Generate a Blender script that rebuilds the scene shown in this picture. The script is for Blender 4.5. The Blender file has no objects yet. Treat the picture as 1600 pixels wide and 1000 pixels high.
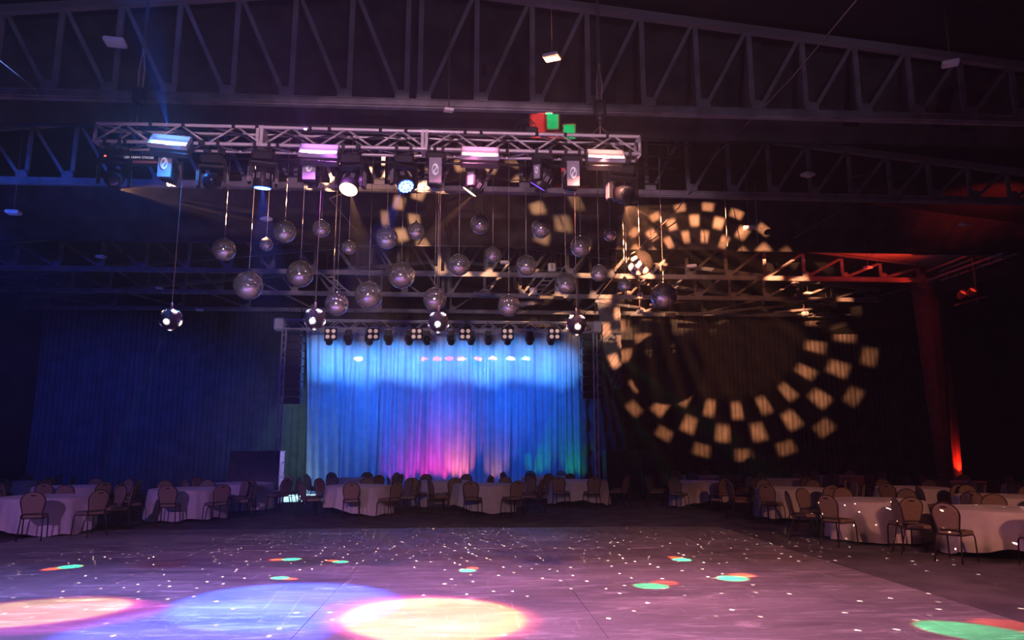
import bpy, bmesh, math, random
from mathutils import Vector, Matrix, Euler

random.seed(7)
PI = math.pi
R = math.radians
scene = bpy.context.scene
COL = scene.collection

# ------------------------------------------------------------------ camera
F = 1150.0                      # focal length in pixels of the 1600 x 1000 frame
CAM_Z = 1.75
cam_d = bpy.data.cameras.new('camera')
cam_d.sensor_width = 36
cam_d.lens = F / 1600 * 36
cam_d.clip_end = 200
cam = bpy.data.objects.new('camera', cam_d)
COL.objects.link(cam)
cam.location = (0, 0, CAM_Z)
cam.rotation_euler = (R(90 + 9.87), 0, R(-3.43))
scene.camera = cam
CM = Matrix.Translation((0, 0, CAM_Z)) @ Euler(cam.rotation_euler).to_matrix().to_4x4()
CR = CM.to_3x3()

def ray(px, py):
    return CR @ Vector(((px - 800) / F, (500 - py) / F, -1))
def P(px, py, Y):               # the point at room depth Y seen at a pixel of the photograph
    d = ray(px, py)
    return Vector((0, 0, CAM_Z)) + d * (Y / d.y)
def FL(px, py, z=0.0):
    d = ray(px, py)
    return Vector((0, 0, CAM_Z)) + d * ((z - CAM_Z) / d.z)

# ------------------------------------------------------------------ world, haze, exposure
HAZE = 0.0008
world = bpy.data.worlds.new('hall')
scene.world = world
world.use_nodes = True
wn = world.node_tree
wn.nodes['Background'].inputs[0].default_value = (0.2, 0.25, 0.5, 1)
wn.nodes['Background'].inputs[1].default_value = 0.0
vs = wn.nodes.new('ShaderNodeVolumeScatter')
vs.inputs['Density'].default_value = HAZE
vs.inputs['Anisotropy'].default_value = 0.0
wn.links.new(vs.outputs[0], wn.nodes['World Output'].inputs['Volume'])
scene.view_settings.view_transform = 'Standard'
scene.view_settings.look = 'None'
scene.view_settings.gamma = 1
scene.view_settings.use_curve_mapping = False
scene.view_settings.exposure = 0.18

# ------------------------------------------------------------------ shader helpers
def new_light(name, kind, loc, energy, color, target=None, **kw):
    d = bpy.data.lights.new(name, kind)
    d.energy = energy
    d.color = color
    for k, v in kw.items():
        setattr(d, k, v)
    o = bpy.data.objects.new(name, d)
    COL.objects.link(o)
    o.location = loc
    if target is not None:
        o.rotation_euler = (Vector(target) - Vector(loc)).to_track_quat('-Z', 'Y').to_euler()
    return o

def spot(name, loc, target, energy, color, half, blend=0.5, radius=0.0):
    return new_light(name, 'SPOT', loc, energy, color, target, spot_size=2 * R(half), spot_blend=blend, shadow_soft_size=radius)

class NT:
    """small node-maths builder"""
    def __init__(s, tree):
        s.t = tree
    def n(s, kind, **kw):
        x = s.t.nodes.new(kind)
        for k, v in kw.items():
            setattr(x, k, v)
        return x
    def put(s, sock, v):
        if isinstance(v, (int, float)):
            sock.default_value = v
        elif isinstance(v, (tuple, list)):
            sock.default_value = v
        else:
            s.t.links.new(v, sock)
    def m(s, op, a, b=None, c=None, clamp=False):
        x = s.n('ShaderNodeMath', operation=op, use_clamp=clamp)
        s.put(x.inputs[0], a)
        if b is not None: s.put(x.inputs[1], b)
        if c is not None: s.put(x.inputs[2], c)
        return x.outputs[0]
    def ss(s, v, lo, hi, a=0.0, b=1.0):      # smooth step
        x = s.n('ShaderNodeMapRange', interpolation_type='SMOOTHSTEP')
        s.put(x.inputs[0], v); s.put(x.inputs[1], lo); s.put(x.inputs[2], hi)
        s.put(x.inputs[3], a); s.put(x.inputs[4], b)
        return x.outputs[0]
    def mix(s, f, a, b, kind='MIX'):
        x = s.n('ShaderNodeMix', data_type='RGBA', blend_type=kind)
        s.put(x.inputs[0], f); s.put(x.inputs[6], a); s.put(x.inputs[7], b)
        return x.outputs[2]

def light_uv(lo):
    """nodes of a light: (builder, u, v) = slide-plane coordinates of the beam (tangents)"""
    d = lo.data
    d.use_nodes = True
    t = d.node_tree
    b = NT(t)
    em = t.nodes['Emission']
    tc = b.n('ShaderNodeTexCoord')
    sx = b.n('ShaderNodeSeparateXYZ')
    t.links.new(tc.outputs['Normal'], sx.inputs[0])
    az = b.m('ABSOLUTE', sx.outputs[2])
    return b, em, b.m('DIVIDE', sx.outputs[0], az), b.m('DIVIDE', sx.outputs[1], az)

def gobo_ring(lo, rad, dots=20, spin=0.0, fade=1.0, soft=0.0):
    b, em, u, v = light_uv(lo)
    r = b.m('DIVIDE', b.m('SQRT', b.m('ADD', b.m('MULTIPLY', u, u), b.m('MULTIPLY', v, v))), rad)
    th = b.m('MULTIPLY', b.m('ARCTAN2', v, u), dots / (2 * PI))
    tot = None
    for i, (ri, w, g) in enumerate(((0.64, 0.115, 1.0), (0.82, 0.115, 1.0), (0.985, 0.085, 0.55))):
        q = b.m('FRACT', b.m('ADD', th, 100.0 + spin + 0.5 * i))
        a = b.m('ABSOLUTE', b.m('SUBTRACT', q, 0.5))
        ra = b.m('ABSOLUTE', b.m('SUBTRACT', r, ri))
        k = b.m('MULTIPLY', b.ss(a, 0.09, 0.28, 1, 0), b.ss(ra, w * 0.25, w * 0.80, 1, 0))
        k = b.m('MULTIPLY', k, g)
        tot = k if tot is None else b.m('ADD', tot, k)
    tot = b.m('ADD', tot, b.ss(r, 0.5, 0.58, 0.025, 0.0))
    b.put(em.inputs['Strength'], tot)

def gobo_pair(lo, rad, swap=1.0, red=(1, 0.10, 0.02, 1), grn=(0.02, 1, 0.35, 1)):
    """the red and the green lobe one lens of a globe light throws"""
    b, em, u, v = light_uv(lo)
    def lobe(cu, cv, a, h, soft):
        x = b.m('DIVIDE', b.m('SUBTRACT', b.m('DIVIDE', u, rad), cu), a)
        y = b.m('DIVIDE', b.m('SUBTRACT', b.m('DIVIDE', v, rad), cv), h)
        q = b.m('SQRT', b.m('ADD', b.m('MULTIPLY', x, x), b.m('MULTIPLY', y, y)))
        return b.ss(q, 1.0 - soft, 1.0, 1, 0)
    rl = lobe(-0.38 * swap, 0.12, 0.55, 0.42, 0.5)
    gl = lobe(0.30 * swap, -0.10, 0.58, 0.5, 0.25)
    c = b.mix(gl, red, grn)
    b.put(em.inputs['Color'], c)
    b.put(em.inputs['Strength'], b.m('MAXIMUM', b.m('MULTIPLY', rl, 1.0), gl))

def gobo_disc(lo, rad, core, edge, at=0.80, soft=0.1):
    """a pool with a coloured fringe: core colour inside, edge colour in the outer ring"""
    b, em, u, v = light_uv(lo)
    r = b.m('DIVIDE', b.m('SQRT', b.m('ADD', b.m('MULTIPLY', u, u), b.m('MULTIPLY', v, v))), rad)
    b.put(em.inputs['Color'], b.mix(b.ss(r, at - soft, at + soft), core, edge))
    b.put(em.inputs['Strength'], b.m('MULTIPLY', b.ss(r, 0.86, 1.0, 1, 0), b.ss(r, at - 0.08, at + 0.06, 1.0, 0.42)))

def gobo_sparkle(lo, scale, thr):
    b, em, u, v = light_uv(lo)
    cx = b.n('ShaderNodeCombineXYZ')
    b.put(cx.inputs[0], u); b.put(cx.inputs[1], v)
    vo = b.n('ShaderNodeTexVoronoi', voronoi_dimensions='2D')
    b.put(vo.inputs['Vector'], cx.outputs[0]); vo.inputs['Scale'].default_value = scale
    sp = b.n('ShaderNodeSeparateXYZ')
    b.t.links.new(vo.outputs['Color'], sp.inputs[0])
    k = b.m('MULTIPLY', b.ss(vo.outputs['Distance'], thr * 0.5, thr, 1, 0), b.m('MULTIPLY', b.ss(sp.outputs[0], 0.45, 0.5), sp.outputs[1]))
    b.put(em.inputs['Strength'], b.m('MULTIPLY', k, 2.0))

def gobo_checks(lo, rad):
    b, em, u, v = light_uv(lo)
    x = b.m('DIVIDE', u, rad); y = b.m('DIVIDE', v, rad)
    def box(cx_, cy_, hx, hy, s):
        ax = b.ss(b.m('ABSOLUTE', b.m('SUBTRACT', x, cx_)), hx - s, hx + s, 1, 0)
        ay = b.ss(b.m('ABSOLUTE', b.m('SUBTRACT', y, cy_)), hy - s, hy + s, 1, 0)
        return b.m('MULTIPLY', ax, ay)
    g = b.m('ADD', box(0.02, 0.25, 0.22, 0.33, 0.05), box(0.62, -0.25, 0.22, 0.33, 0.05))
    r_ = b.m('ADD', box(-0.55, 0.02, 0.26, 0.5, 0.1), b.m('MULTIPLY', box(0.08, -0.45, 0.25, 0.25, 0.05), 0.8))
    b.put(em.inputs['Color'], b.mix(b.m('MINIMUM', g, 1.0), (1, 0.06, 0.05, 1), (0.0, 0.8, 0.22, 1)))
    b.put(em.inputs['Strength'], b.m('MINIMUM', b.m('ADD', g, r_), 1.0))

# ------------------------------------------------------------------ light rig (lamps of the lighting truss and stage truss, and added ones)
TY = 11.15                       # depth of the lighting truss
def truss_pt(px, py):
    return P(px, py, TY)

BARS = [  # pixel, pixel, colour of the light, energy downwards, energy towards the hall
    (266, 224, (0.05, 0.28, 1.0), 90, 900),
    (499, 238, (0.72, 0.18, 1.0), 110, 340),
    (750, 242, (1.0, 0.24, 0.50), 105, 310),
    (946, 246, (1.0, 0.36, 0.26), 190, 420),
]
for i, (px, py, c, e, e2) in enumerate(BARS):
    p = P(px, py, 10.66)
    new_light('bar_light', 'AREA', p, e, c, p + Vector((0.05 * (i - 1.5), -0.16, -1.0)), shape='RECTANGLE', size=0.5, size_y=0.03, spread=R(150))
    new_light('bar_light', 'AREA', p, e2, c, p + Vector((0, -1.0, -0.25)), shape='RECTANGLE', size=0.5, size_y=0.03)

# warm pools, blue pool on the dance floor
for (sx, sy, tx, ty, half, e) in ((548, 302, 672, 966, 10.4, 10500), (738, 305, 60, 958, 6.6, 11500)):
    s = spot('warm_wash', P(sx, sy, 10.6), FL(tx, ty), e, (1, 1, 1), half + 1.5, 0.05)
    gobo_disc(s, math.tan(R(half)), (1.0, 0.57, 0.13, 1), (1.0, 0.12, 0.15, 1), at=0.83, soft=0.05)
for (sx, sy, tx, ty, half, e) in ((410, 293, 442, 944, 13.0, 16000), (627, 300, 330, 985, 12.0, 13000)):
    spot('blue_wash', P(sx, sy, 10.6), FL(tx, ty), e, (0.03, 0.10, 1.0), half, 0.35)

for (sx, sy, tx, ty, half, e) in ((548, 302, 632, 960, 10.2, 1700), (738, 305, 112, 964, 6.6, 3400)):
    spot('magenta_fringe', P(sx, sy, 10.6) + Vector((.03, 0, 0)), FL(tx, ty), e, (1.0, 0.02, 0.62), half, 0.35)  # added lamps imitating the magenta edge fringe of the warm pools
# globe lights: red and green lobes on the floor
GLOBES = [(267, 499), (492, 498), (685, 503), (901, 507)]
for (gi, tx, ty, half, sw) in ((0, 97, 889, 3.4, 1), (1, 446, 876, 3.0, 1), (1, 527, 879, 2.6, 1), (1, 444, 906, 2.6, 1), (2, 734, 892, 3.0, 1),
                               (2, 1028, 916, 3.3, 1), (3, 1062, 875, 3.0, 1), (3, 1152, 904, 4.0, 1), (3, 1558, 988, 4.6, 1)):
    g = P(GLOBES[gi][0], GLOBES[gi][1], TY)
    t = FL(tx, ty)
    d = (t - g).normalized()
    half *= 1.55
    s = spot('globe_beam', g + d * 0.27, t, 6500, (1, 1, 1), half * 1.15, 0.05)
    gobo_pair(s, math.tan(R(half)), 1.0)

# ring of dots thrown on the back wall by the right-hand moving head, a second ring by the left-hand one
GOBO_R = spot('ring_projector', P(978, 322, 10.75), P(1132, 515, 32.4), 105000, (1.0, 0.37, 0.16), 16.5, 0.05, 0.012)
gobo_ring(GOBO_R, 0.245, 20, 0.2)
GOBO_L = spot('ring_projector', P(188, 296, 10.75), P(735, 345, 19.8), 52000, (1.0, 0.48, 0.24), 14.5, 0.05, 0.012)
gobo_ring(GOBO_L, 0.225, 13, 0.3)
CHK = spot('colour_checks', (P(850, 200, 10.6).x, 10.55, 6.80), P(862, 197, 12.5), 2600, (1, 1, 1), 16, 0.05)
gobo_checks(CHK, 0.21)

# mirror-ball glints over floor and tables, thrown by one added dotted lamp
gl = spot('ball_glints', P(700, 400, 13.6), P(760, 870, 10.6), 50000, (1.0, 0.66, 0.50), 72, 0.3)
gobo_sparkle(gl, 19.0, 0.068)

# added unseen blue lamps for the left haze and drapes; a beam going up
spot('blue_fill', (-15.5, 8.0, 6.6), (-5.0, 22.0, 5.0), 500, (0.02, 0.10, 1.0), 42, 1.0)
spot('blue_fill', (-15.5, 14.0, 6.6), (-6.0, 29.0, 3.5), 600, (0.03, 0.07, 1.0), 40, 1.0)
o = spot('blue_fill', (-9.0, 12.5, 6.0), P(190, 650, 32.4), 13000, (0.012, 0.06, 1.0), 13, 1.0)
o.scale = (2.0, 1, 1)
o = spot('blue_fill', (-12.0, 9.0, 4.6), (-7.0, 19.2, 8.6), 1500, (0.025, 0.12, 1.0), 10, 1.0)
o.scale = (2.6, 1, 1)
q = P(262, 196, 10.75)
spot('blue_beam', q, q + Vector((-0.62, -0.15, 2.4)), 20000, (0.01, 0.13, 1.0), 14, 1.0)
spot('violet_beam', P(478, 205, 11.0), P(440, 0, 10.2), 2500, (0.35, 0.15, 1.0), 30, 1.0)
spot('warm_beam', P(870, 205, 11.0), P(875, 0, 10.4), 900, (1.0, 0.30, 0.10), 30, 1.0)

# stage: washes of the curtain from the heads on the stage truss, floor uplights
SY, CY = 24.5, 28.8
STAGE_HEADS = [514, 544, 577, 607, 639, 667, 705, 736, 763, 793, 828, 861]
for i, px in enumerate(STAGE_HEADS):
    spot('stage_wash', P(px, 545, SY + 0.35), P(505 + (px - 514) * 1.06, 562 + 5 * (i % 3), CY), 850, (0.07, 0.34, 1.0), 15, 0.9, 0.05)
for px in (540, 640, 740, 840):
    spot('stage_blue', P(px, 552, SY + 0.6), P(px, 650, CY), 560, (0.0, 0.13, 1.0), 36, 1.0, 0.05)
for px, c, e in ((612, (0.45, 0.05, 0.8), 22), (640, (0.8, 0.03, 0.6), 34), (665, (1, 0.02, 0.45), 48), (690, (1, 0.03, 0.30), 60), (718, (1, 0.16, 0.20), 90), (775, (0.9, 0.3, 0.15), 22)):
    p = P(px, 772, CY - 0.75); p.z = 0.12
    spot('floor_uplight', p, P(px, 715, CY), e * 1.7, c, 30, 1.0)
for px, e in ((838, 26), (895, 26)):
    p = P(px, 772, CY - 0.9); p.z = 0.12
    spot('floor_uplight', p, P(px + 5, 700, CY), e * 1.0, (0.02, 1.0, 0.22), 30, 1.0)
spot('stage_white', P(462, 560, 30.9), FL(446, 777), 22000, (0.45, 0.90, 1.0), 17.0, 0.3)
spot('case_side_fill', P(640, 515, SY - .4), P(446, 720, 23.7), 1300, (0.45, 0.38, 1.0), 9, 1.0)  # added lamp brightening the case end, in place of curtain bounce
# little hot spots of the pixel bars along the curtain
for px, c, e in ((560, (0.8, 1, 1), 900), (587, (.3, .4, .8), 120), (662, (1, .05, .6), 250), (683, (1, 0.0, .55), 800), (702, (1, 0.02, .5), 600), (721, (1, .1, .35), 700),
                 (747, (1, .08, .5), 500), (770, (1, .3, .5), 500), (798, (1, 1, .9), 800), (822, (.3, 1, .8), 600)):
    t = P(px, 560, CY)
    s = spot('pixel_bar_spot', Vector((t.x, SY + 0.6, t.z + 0.35)), t, e * 6, c, 2.7, 0.4)
    s.scale = (1.0, 0.45, 1.0)

# red lamps of the right-hand aisle
q = P(1448, 452, 21.6)
spot('red_lamp', q, q + Vector((-0.45, 0.2, 1.0)), 420, (1.0, 0.05, 0.025), 66, 1.0, 0.04)
q = P(1604, 372, 16.4)
spot('red_lamp', q, q + Vector((0.15, 1.0, 1.0)), 260, (1.0, 0.04, 0.018), 38, 1.0, 0.04)

spot('red_lamp', P(1448, 442, 23.35), P(1380, 433, 23.75), 60, (1.0, 0.035, 0.015), 30, 1.0, 0.04)

# house rig behind the camera over the tables; added lamps brighten trusses and balls
def wide_spot(loc, target, energy, color, half, widen, blend=0.5):
    o = spot('unseen_front_wash', loc, target, energy, color, half, blend, 0.1)
    o.scale = (widen, 1, 1)
    return o
wide_spot((7.5, -3.5, 5.6), (8.6, 12.5, 0.2), 3000, (1.0, 0.36, 0.24), 9, 2.2)
wide_spot((-6.5, -3.5, 5.6), (-7.2, 13.5, 0.2), 3600, (0.62, 0.26, 0.85), 9, 2.2)
wide_spot((0.0, -3.5, 5.6), (0.3, 15.0, 0.2), 2600, (0.85, 0.42, 0.52), 8, 2.2)
wide_spot((-1.0, -4.0, 4.6), (-0.6, 11.0, 6.45), 5200, (1.0, 0.55, 0.75), 4, 5.0)  # added lamp brightening the lighting truss
wide_spot((2.0, -4.0, 4.4), (0.5, 11.65, 8.6), 650, (0.62, 0.55, 0.85), 8, 4.0)  # added lamp lifting the nearest roof truss from its dark background
wide_spot((-1.2, -4.0, 2.3), (-0.9, 13.5, 4.7), 4600, (1.0, 0.72, 0.78), 5, 3.2)  # added low lamp brightening the mirror balls

# ------------------------------------------------------------------ materials
MATS = {}
def mat(name, color, rough=0.6, metal=0.0, noise=0.0, nscale=8.0, bump=0.0, bscale=40.0, emit=None, estr=0.0, sheen=0.0, spec=None):
    if name in MATS:
        return MATS[name]
    m = bpy.data.materials.new(name)
    m.use_nodes = True
    t = m.node_tree
    b = NT(t)
    p = t.nodes['Principled BSDF']
    p.inputs['Base Color'].default_value = (*color, 1)
    p.inputs['Roughness'].default_value = rough
    p.inputs['Metallic'].default_value = metal
    if spec is not None:
        p.inputs['Specular IOR Level'].default_value = spec
    if sheen:
        p.inputs['Sheen Weight'].default_value = sheen
    if noise or bump:
        tc = b.n('ShaderNodeTexCoord')
    if noise:
        nz = b.n('ShaderNodeTexNoise')
        nz.inputs['Scale'].default_value = nscale
        nz.inputs['Detail'].default_value = 4
        t.links.new(tc.outputs['Object'], nz.inputs['Vector'])
        lo = tuple(max(0, c * (1 - noise)) for c in color) + (1,)
        hi = tuple(min(1, c * (1 + noise)) for c in color) + (1,)
        b.put(p.inputs['Base Color'], b.mix(b.ss(nz.outputs['Fac'], 0.3, 0.7), lo, hi))
    if bump:
        nb = b.n('ShaderNodeTexNoise')
        nb.inputs['Scale'].default_value = bscale
        t.links.new(tc.outputs['Object'], nb.inputs['Vector'])
        bp = b.n('ShaderNodeBump')
        bp.inputs['Strength'].default_value = bump
        bp.inputs['Distance'].default_value = 0.01
        t.links.new(nb.outputs['Fac'], bp.inputs['Height'])
        t.links.new(bp.outputs[0], p.inputs['Normal'])
    if emit is not None:
        p.inputs['Emission Color'].default_value = (*emit, 1)
        p.inputs['Emission Strength'].default_value = estr
    MATS[name] = m
    return m

M_STEEL = mat('painted steel', (0.20, 0.19, 0.205), 0.55, 0.0, 0.25, 3.0)
M_ALU = mat('aluminium tube', (0.62, 0.60, 0.60), 0.42, 0.30, 0.15, 20)
M_BLACK = mat('black plastic', (0.022, 0.022, 0.026), 0.38, 0.0, 0.2, 30)
M_BLACKMET = mat('black powder coat', (0.03, 0.03, 0.035), 0.45, 0.2, 0.2, 30)
M_GREYPL = mat('grey plastic', (0.30, 0.30, 0.34), 0.4, 0.0, 0.1, 10)
M_WHITEPL = mat('white plastic', (0.75, 0.72, 0.75), 0.5, 0.0, 0.06, 10)
M_DIFF = mat('frosted diffuser', (0.85, 0.82, 0.86), 0.35)
M_SHELL = mat('matt black shell', (0.02, 0.02, 0.024), 0.75, spec=0.2)
M_DARKGLASS = mat('dark lens glass', (0.01, 0.012, 0.02), 0.06, 0.0)
M_CLOTHBLK = mat('black drape cloth', (0.05, 0.047, 0.047), 0.95, 0.0, 0.25, 2.0, spec=0.1)
M_ROOF = mat('dark roof panel', (0.016, 0.015, 0.015), 0.8, 0.0, 0.2, 1.0, spec=0.2)
M_WALL = mat('black painted wall', (0.012, 0.012, 0.013), 0.9, 0.0, 0.3, 0.8, spec=0.2)
M_CARPET = mat('dark carpet', (0.12, 0.108, 0.115), 0.95, 0.0, 0.25, 1.5, 0.4, 250, spec=0.1)
M_LINEN = mat('pale table linen', (0.60, 0.56, 0.56), 0.85, 0.0, 0.05, 6, 0.15, 120, sheen=0.2, spec=0.2)
M_FABRIC = mat('taupe upholstery', (0.26, 0.185, 0.14), 0.85, 0.0, 0.14, 60, 0.3, 300, spec=0.2)
M_FRAME = mat('bronze tube', (0.055, 0.035, 0.028), 0.38, 0.5, 0.2, 30)
M_WOOD = mat('plywood', (0.28, 0.18, 0.10), 0.6, 0.0, 0.2, 12)
M_SATIN = mat('white satin curtain', (0.55, 0.57, 0.62), 0.55, 0.0, 0.08, 3, spec=0.4, sheen=0.2)
M_SATIN2 = mat('grey satin swag', (0.16, 0.16, 0.17), 0.6, 0.0, 0.1, 3, spec=0.4)
M_RUBBER = mat('black rubber', (0.015, 0.015, 0.015), 0.7)
M_CHROME = mat('chrome', (0.7, 0.7, 0.72), 0.2, 1.0)
M_CASE = mat('road case laminate', (0.05, 0.04, 0.06), 0.45, 0.0, 0.2, 6)
M_CASESIDE = mat('case side with painted light', (0.72, 0.68, 0.74), 0.5, 0.1, 0.2, 7)  # paler than the body: light on this side put into the colour
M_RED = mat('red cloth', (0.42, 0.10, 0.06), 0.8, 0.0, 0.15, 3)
M_EMBLEM = mat('self-lit white print', (0.9, 0.9, 0.92), 0.5, emit=(0.85, 0.85, 1.0), estr=0.25)  # faint glow added to the print, which is no lamp
M_ROPE = mat('steel cord', (0.45, 0.40, 0.38), 0.4, 0.6)
M_CHAIN = mat('dull chain', (0.22, 0.17, 0.16), 0.5, 0.5)

def emis(name, c, s):
    return mat(name, (0.02, 0.02, 0.02), 0.5, emit=c, estr=s)

def mirror_mat():
    m = bpy.data.materials.new('mirror tiles')
    m.use_nodes = True
    p = m.node_tree.nodes['Principled BSDF']
    p.inputs['Base Color'].default_value = (0.95, 0.92, 0.92, 1)
    p.inputs['Metallic'].default_value = 1.0
    p.inputs['Roughness'].default_value = 0.07
    b = NT(m.node_tree)
    d = b.n('ShaderNodeBsdfDiffuse')
    d.inputs[0].default_value = (0.5, 0.47, 0.46, 1)
    mx = b.n('ShaderNodeMixShader')
    mx.inputs[0].default_value = 0.18
    t = m.node_tree
    t.links.new(p.outputs[0], mx.inputs[1]); t.links.new(d.outputs[0], mx.inputs[2])
    t.links.new(mx.outputs[0], t.nodes['Material Output'].inputs['Surface'])
    return m
M_MIRROR = mirror_mat()

def floor_mat():
    m = bpy.data.materials.new('scuffed vinyl dance floor')
    m.use_nodes = True
    t = m.node_tree
    b = NT(t)
    p = t.nodes['Principled BSDF']
    tc = b.n('ShaderNodeNewGeometry')
    pos = tc.outputs['Position']
    def noise(scale, rot, detail=5, rough=0.6, dist=0.0, shift=0.0):
        mp = b.n('ShaderNodeMapping')
        mp.inputs['Scale'].default_value = scale
        mp.inputs['Rotation'].default_value = (0, 0, rot)
        mp.inputs['Location'].default_value = (shift, shift * 0.7, 0)
        t.links.new(pos, mp.inputs['Vector'])
        nz = b.n('ShaderNodeTexNoise')
        nz.inputs['Scale'].default_value = 1
        nz.inputs['Detail'].default_value = detail
        nz.inputs['Roughness'].default_value = rough
        nz.inputs['Distortion'].default_value = dist
        t.links.new(mp.outputs[0], nz.inputs['Vector'])
        return nz.outputs['Fac']
    c0 = b.mix(b.ss(noise((0.35, 0.9, 1), 0.1, 4), 0.3, 0.7), (0.13, 0.12, 0.13, 1), (0.24, 0.22, 0.23, 1))
    st = b.ss(noise((0.8, 3.0, 1), 0.12, 7, 0.7, 1.6), 0.52, 0.72)
    st2 = b.ss(noise((0.6, 4.5, 1), -0.45, 7, 0.7, 2.2, 7.0), 0.54, 0.72)
    st3 = b.ss(noise((7.0, 0.5, 1), 0.25, 6, 0.65, 1.4, 3.0), 0.57, 0.72)
    sc = b.m('MAXIMUM', st, b.m('MULTIPLY', b.m('MAXIMUM', st2, b.m('MULTIPLY', st3, 0.6)), 0.85))
    c1 = b.mix(b.m('MULTIPLY', sc, 0.8), c0, (0.58, 0.54, 0.55, 1))
    # thin chalk-like rub marks
    vo = b.n('ShaderNodeTexNoise'); vo.inputs['Scale'].default_value = 1.2; vo.inputs['Detail'].default_value = 3; vo.inputs['Distortion'].default_value = 2.2
    t.links.new(pos, vo.inputs['Vector'])
    line = b.ss(b.m('ABSOLUTE', b.m('SUBTRACT', vo.outputs['Fac'], 0.5)), 0.0, 0.006, 1, 0)
    c2 = b.mix(b.m('MULTIPLY', line, b.m('MULTIPLY', b.ss(noise((0.8, 0.8, 1), 0, 3, 0.5, 0, 9), 0.45, 0.6), 0.35)), c1, (0.6, 0.57, 0.58, 1))
    dark = b.ss(noise((0.6, 2.2, 1), 0.05, 5, 0.6, 1.0, 5.0), 0.54, 0.70)
    c3 = b.mix(b.m('MULTIPLY', dark, 0.65), c2, (0.085, 0.075, 0.09, 1))
    b.put(p.inputs['Base Color'], c3)
    b.put(p.inputs['Roughness'], b.ss(noise((0.8, 2, 1), 0.1, 4), 0.3, 0.7, 0.42, 0.62))
    p.inputs['Specular IOR Level'].default_value = 0.35
    return m
M_DANCE = floor_mat()

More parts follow.
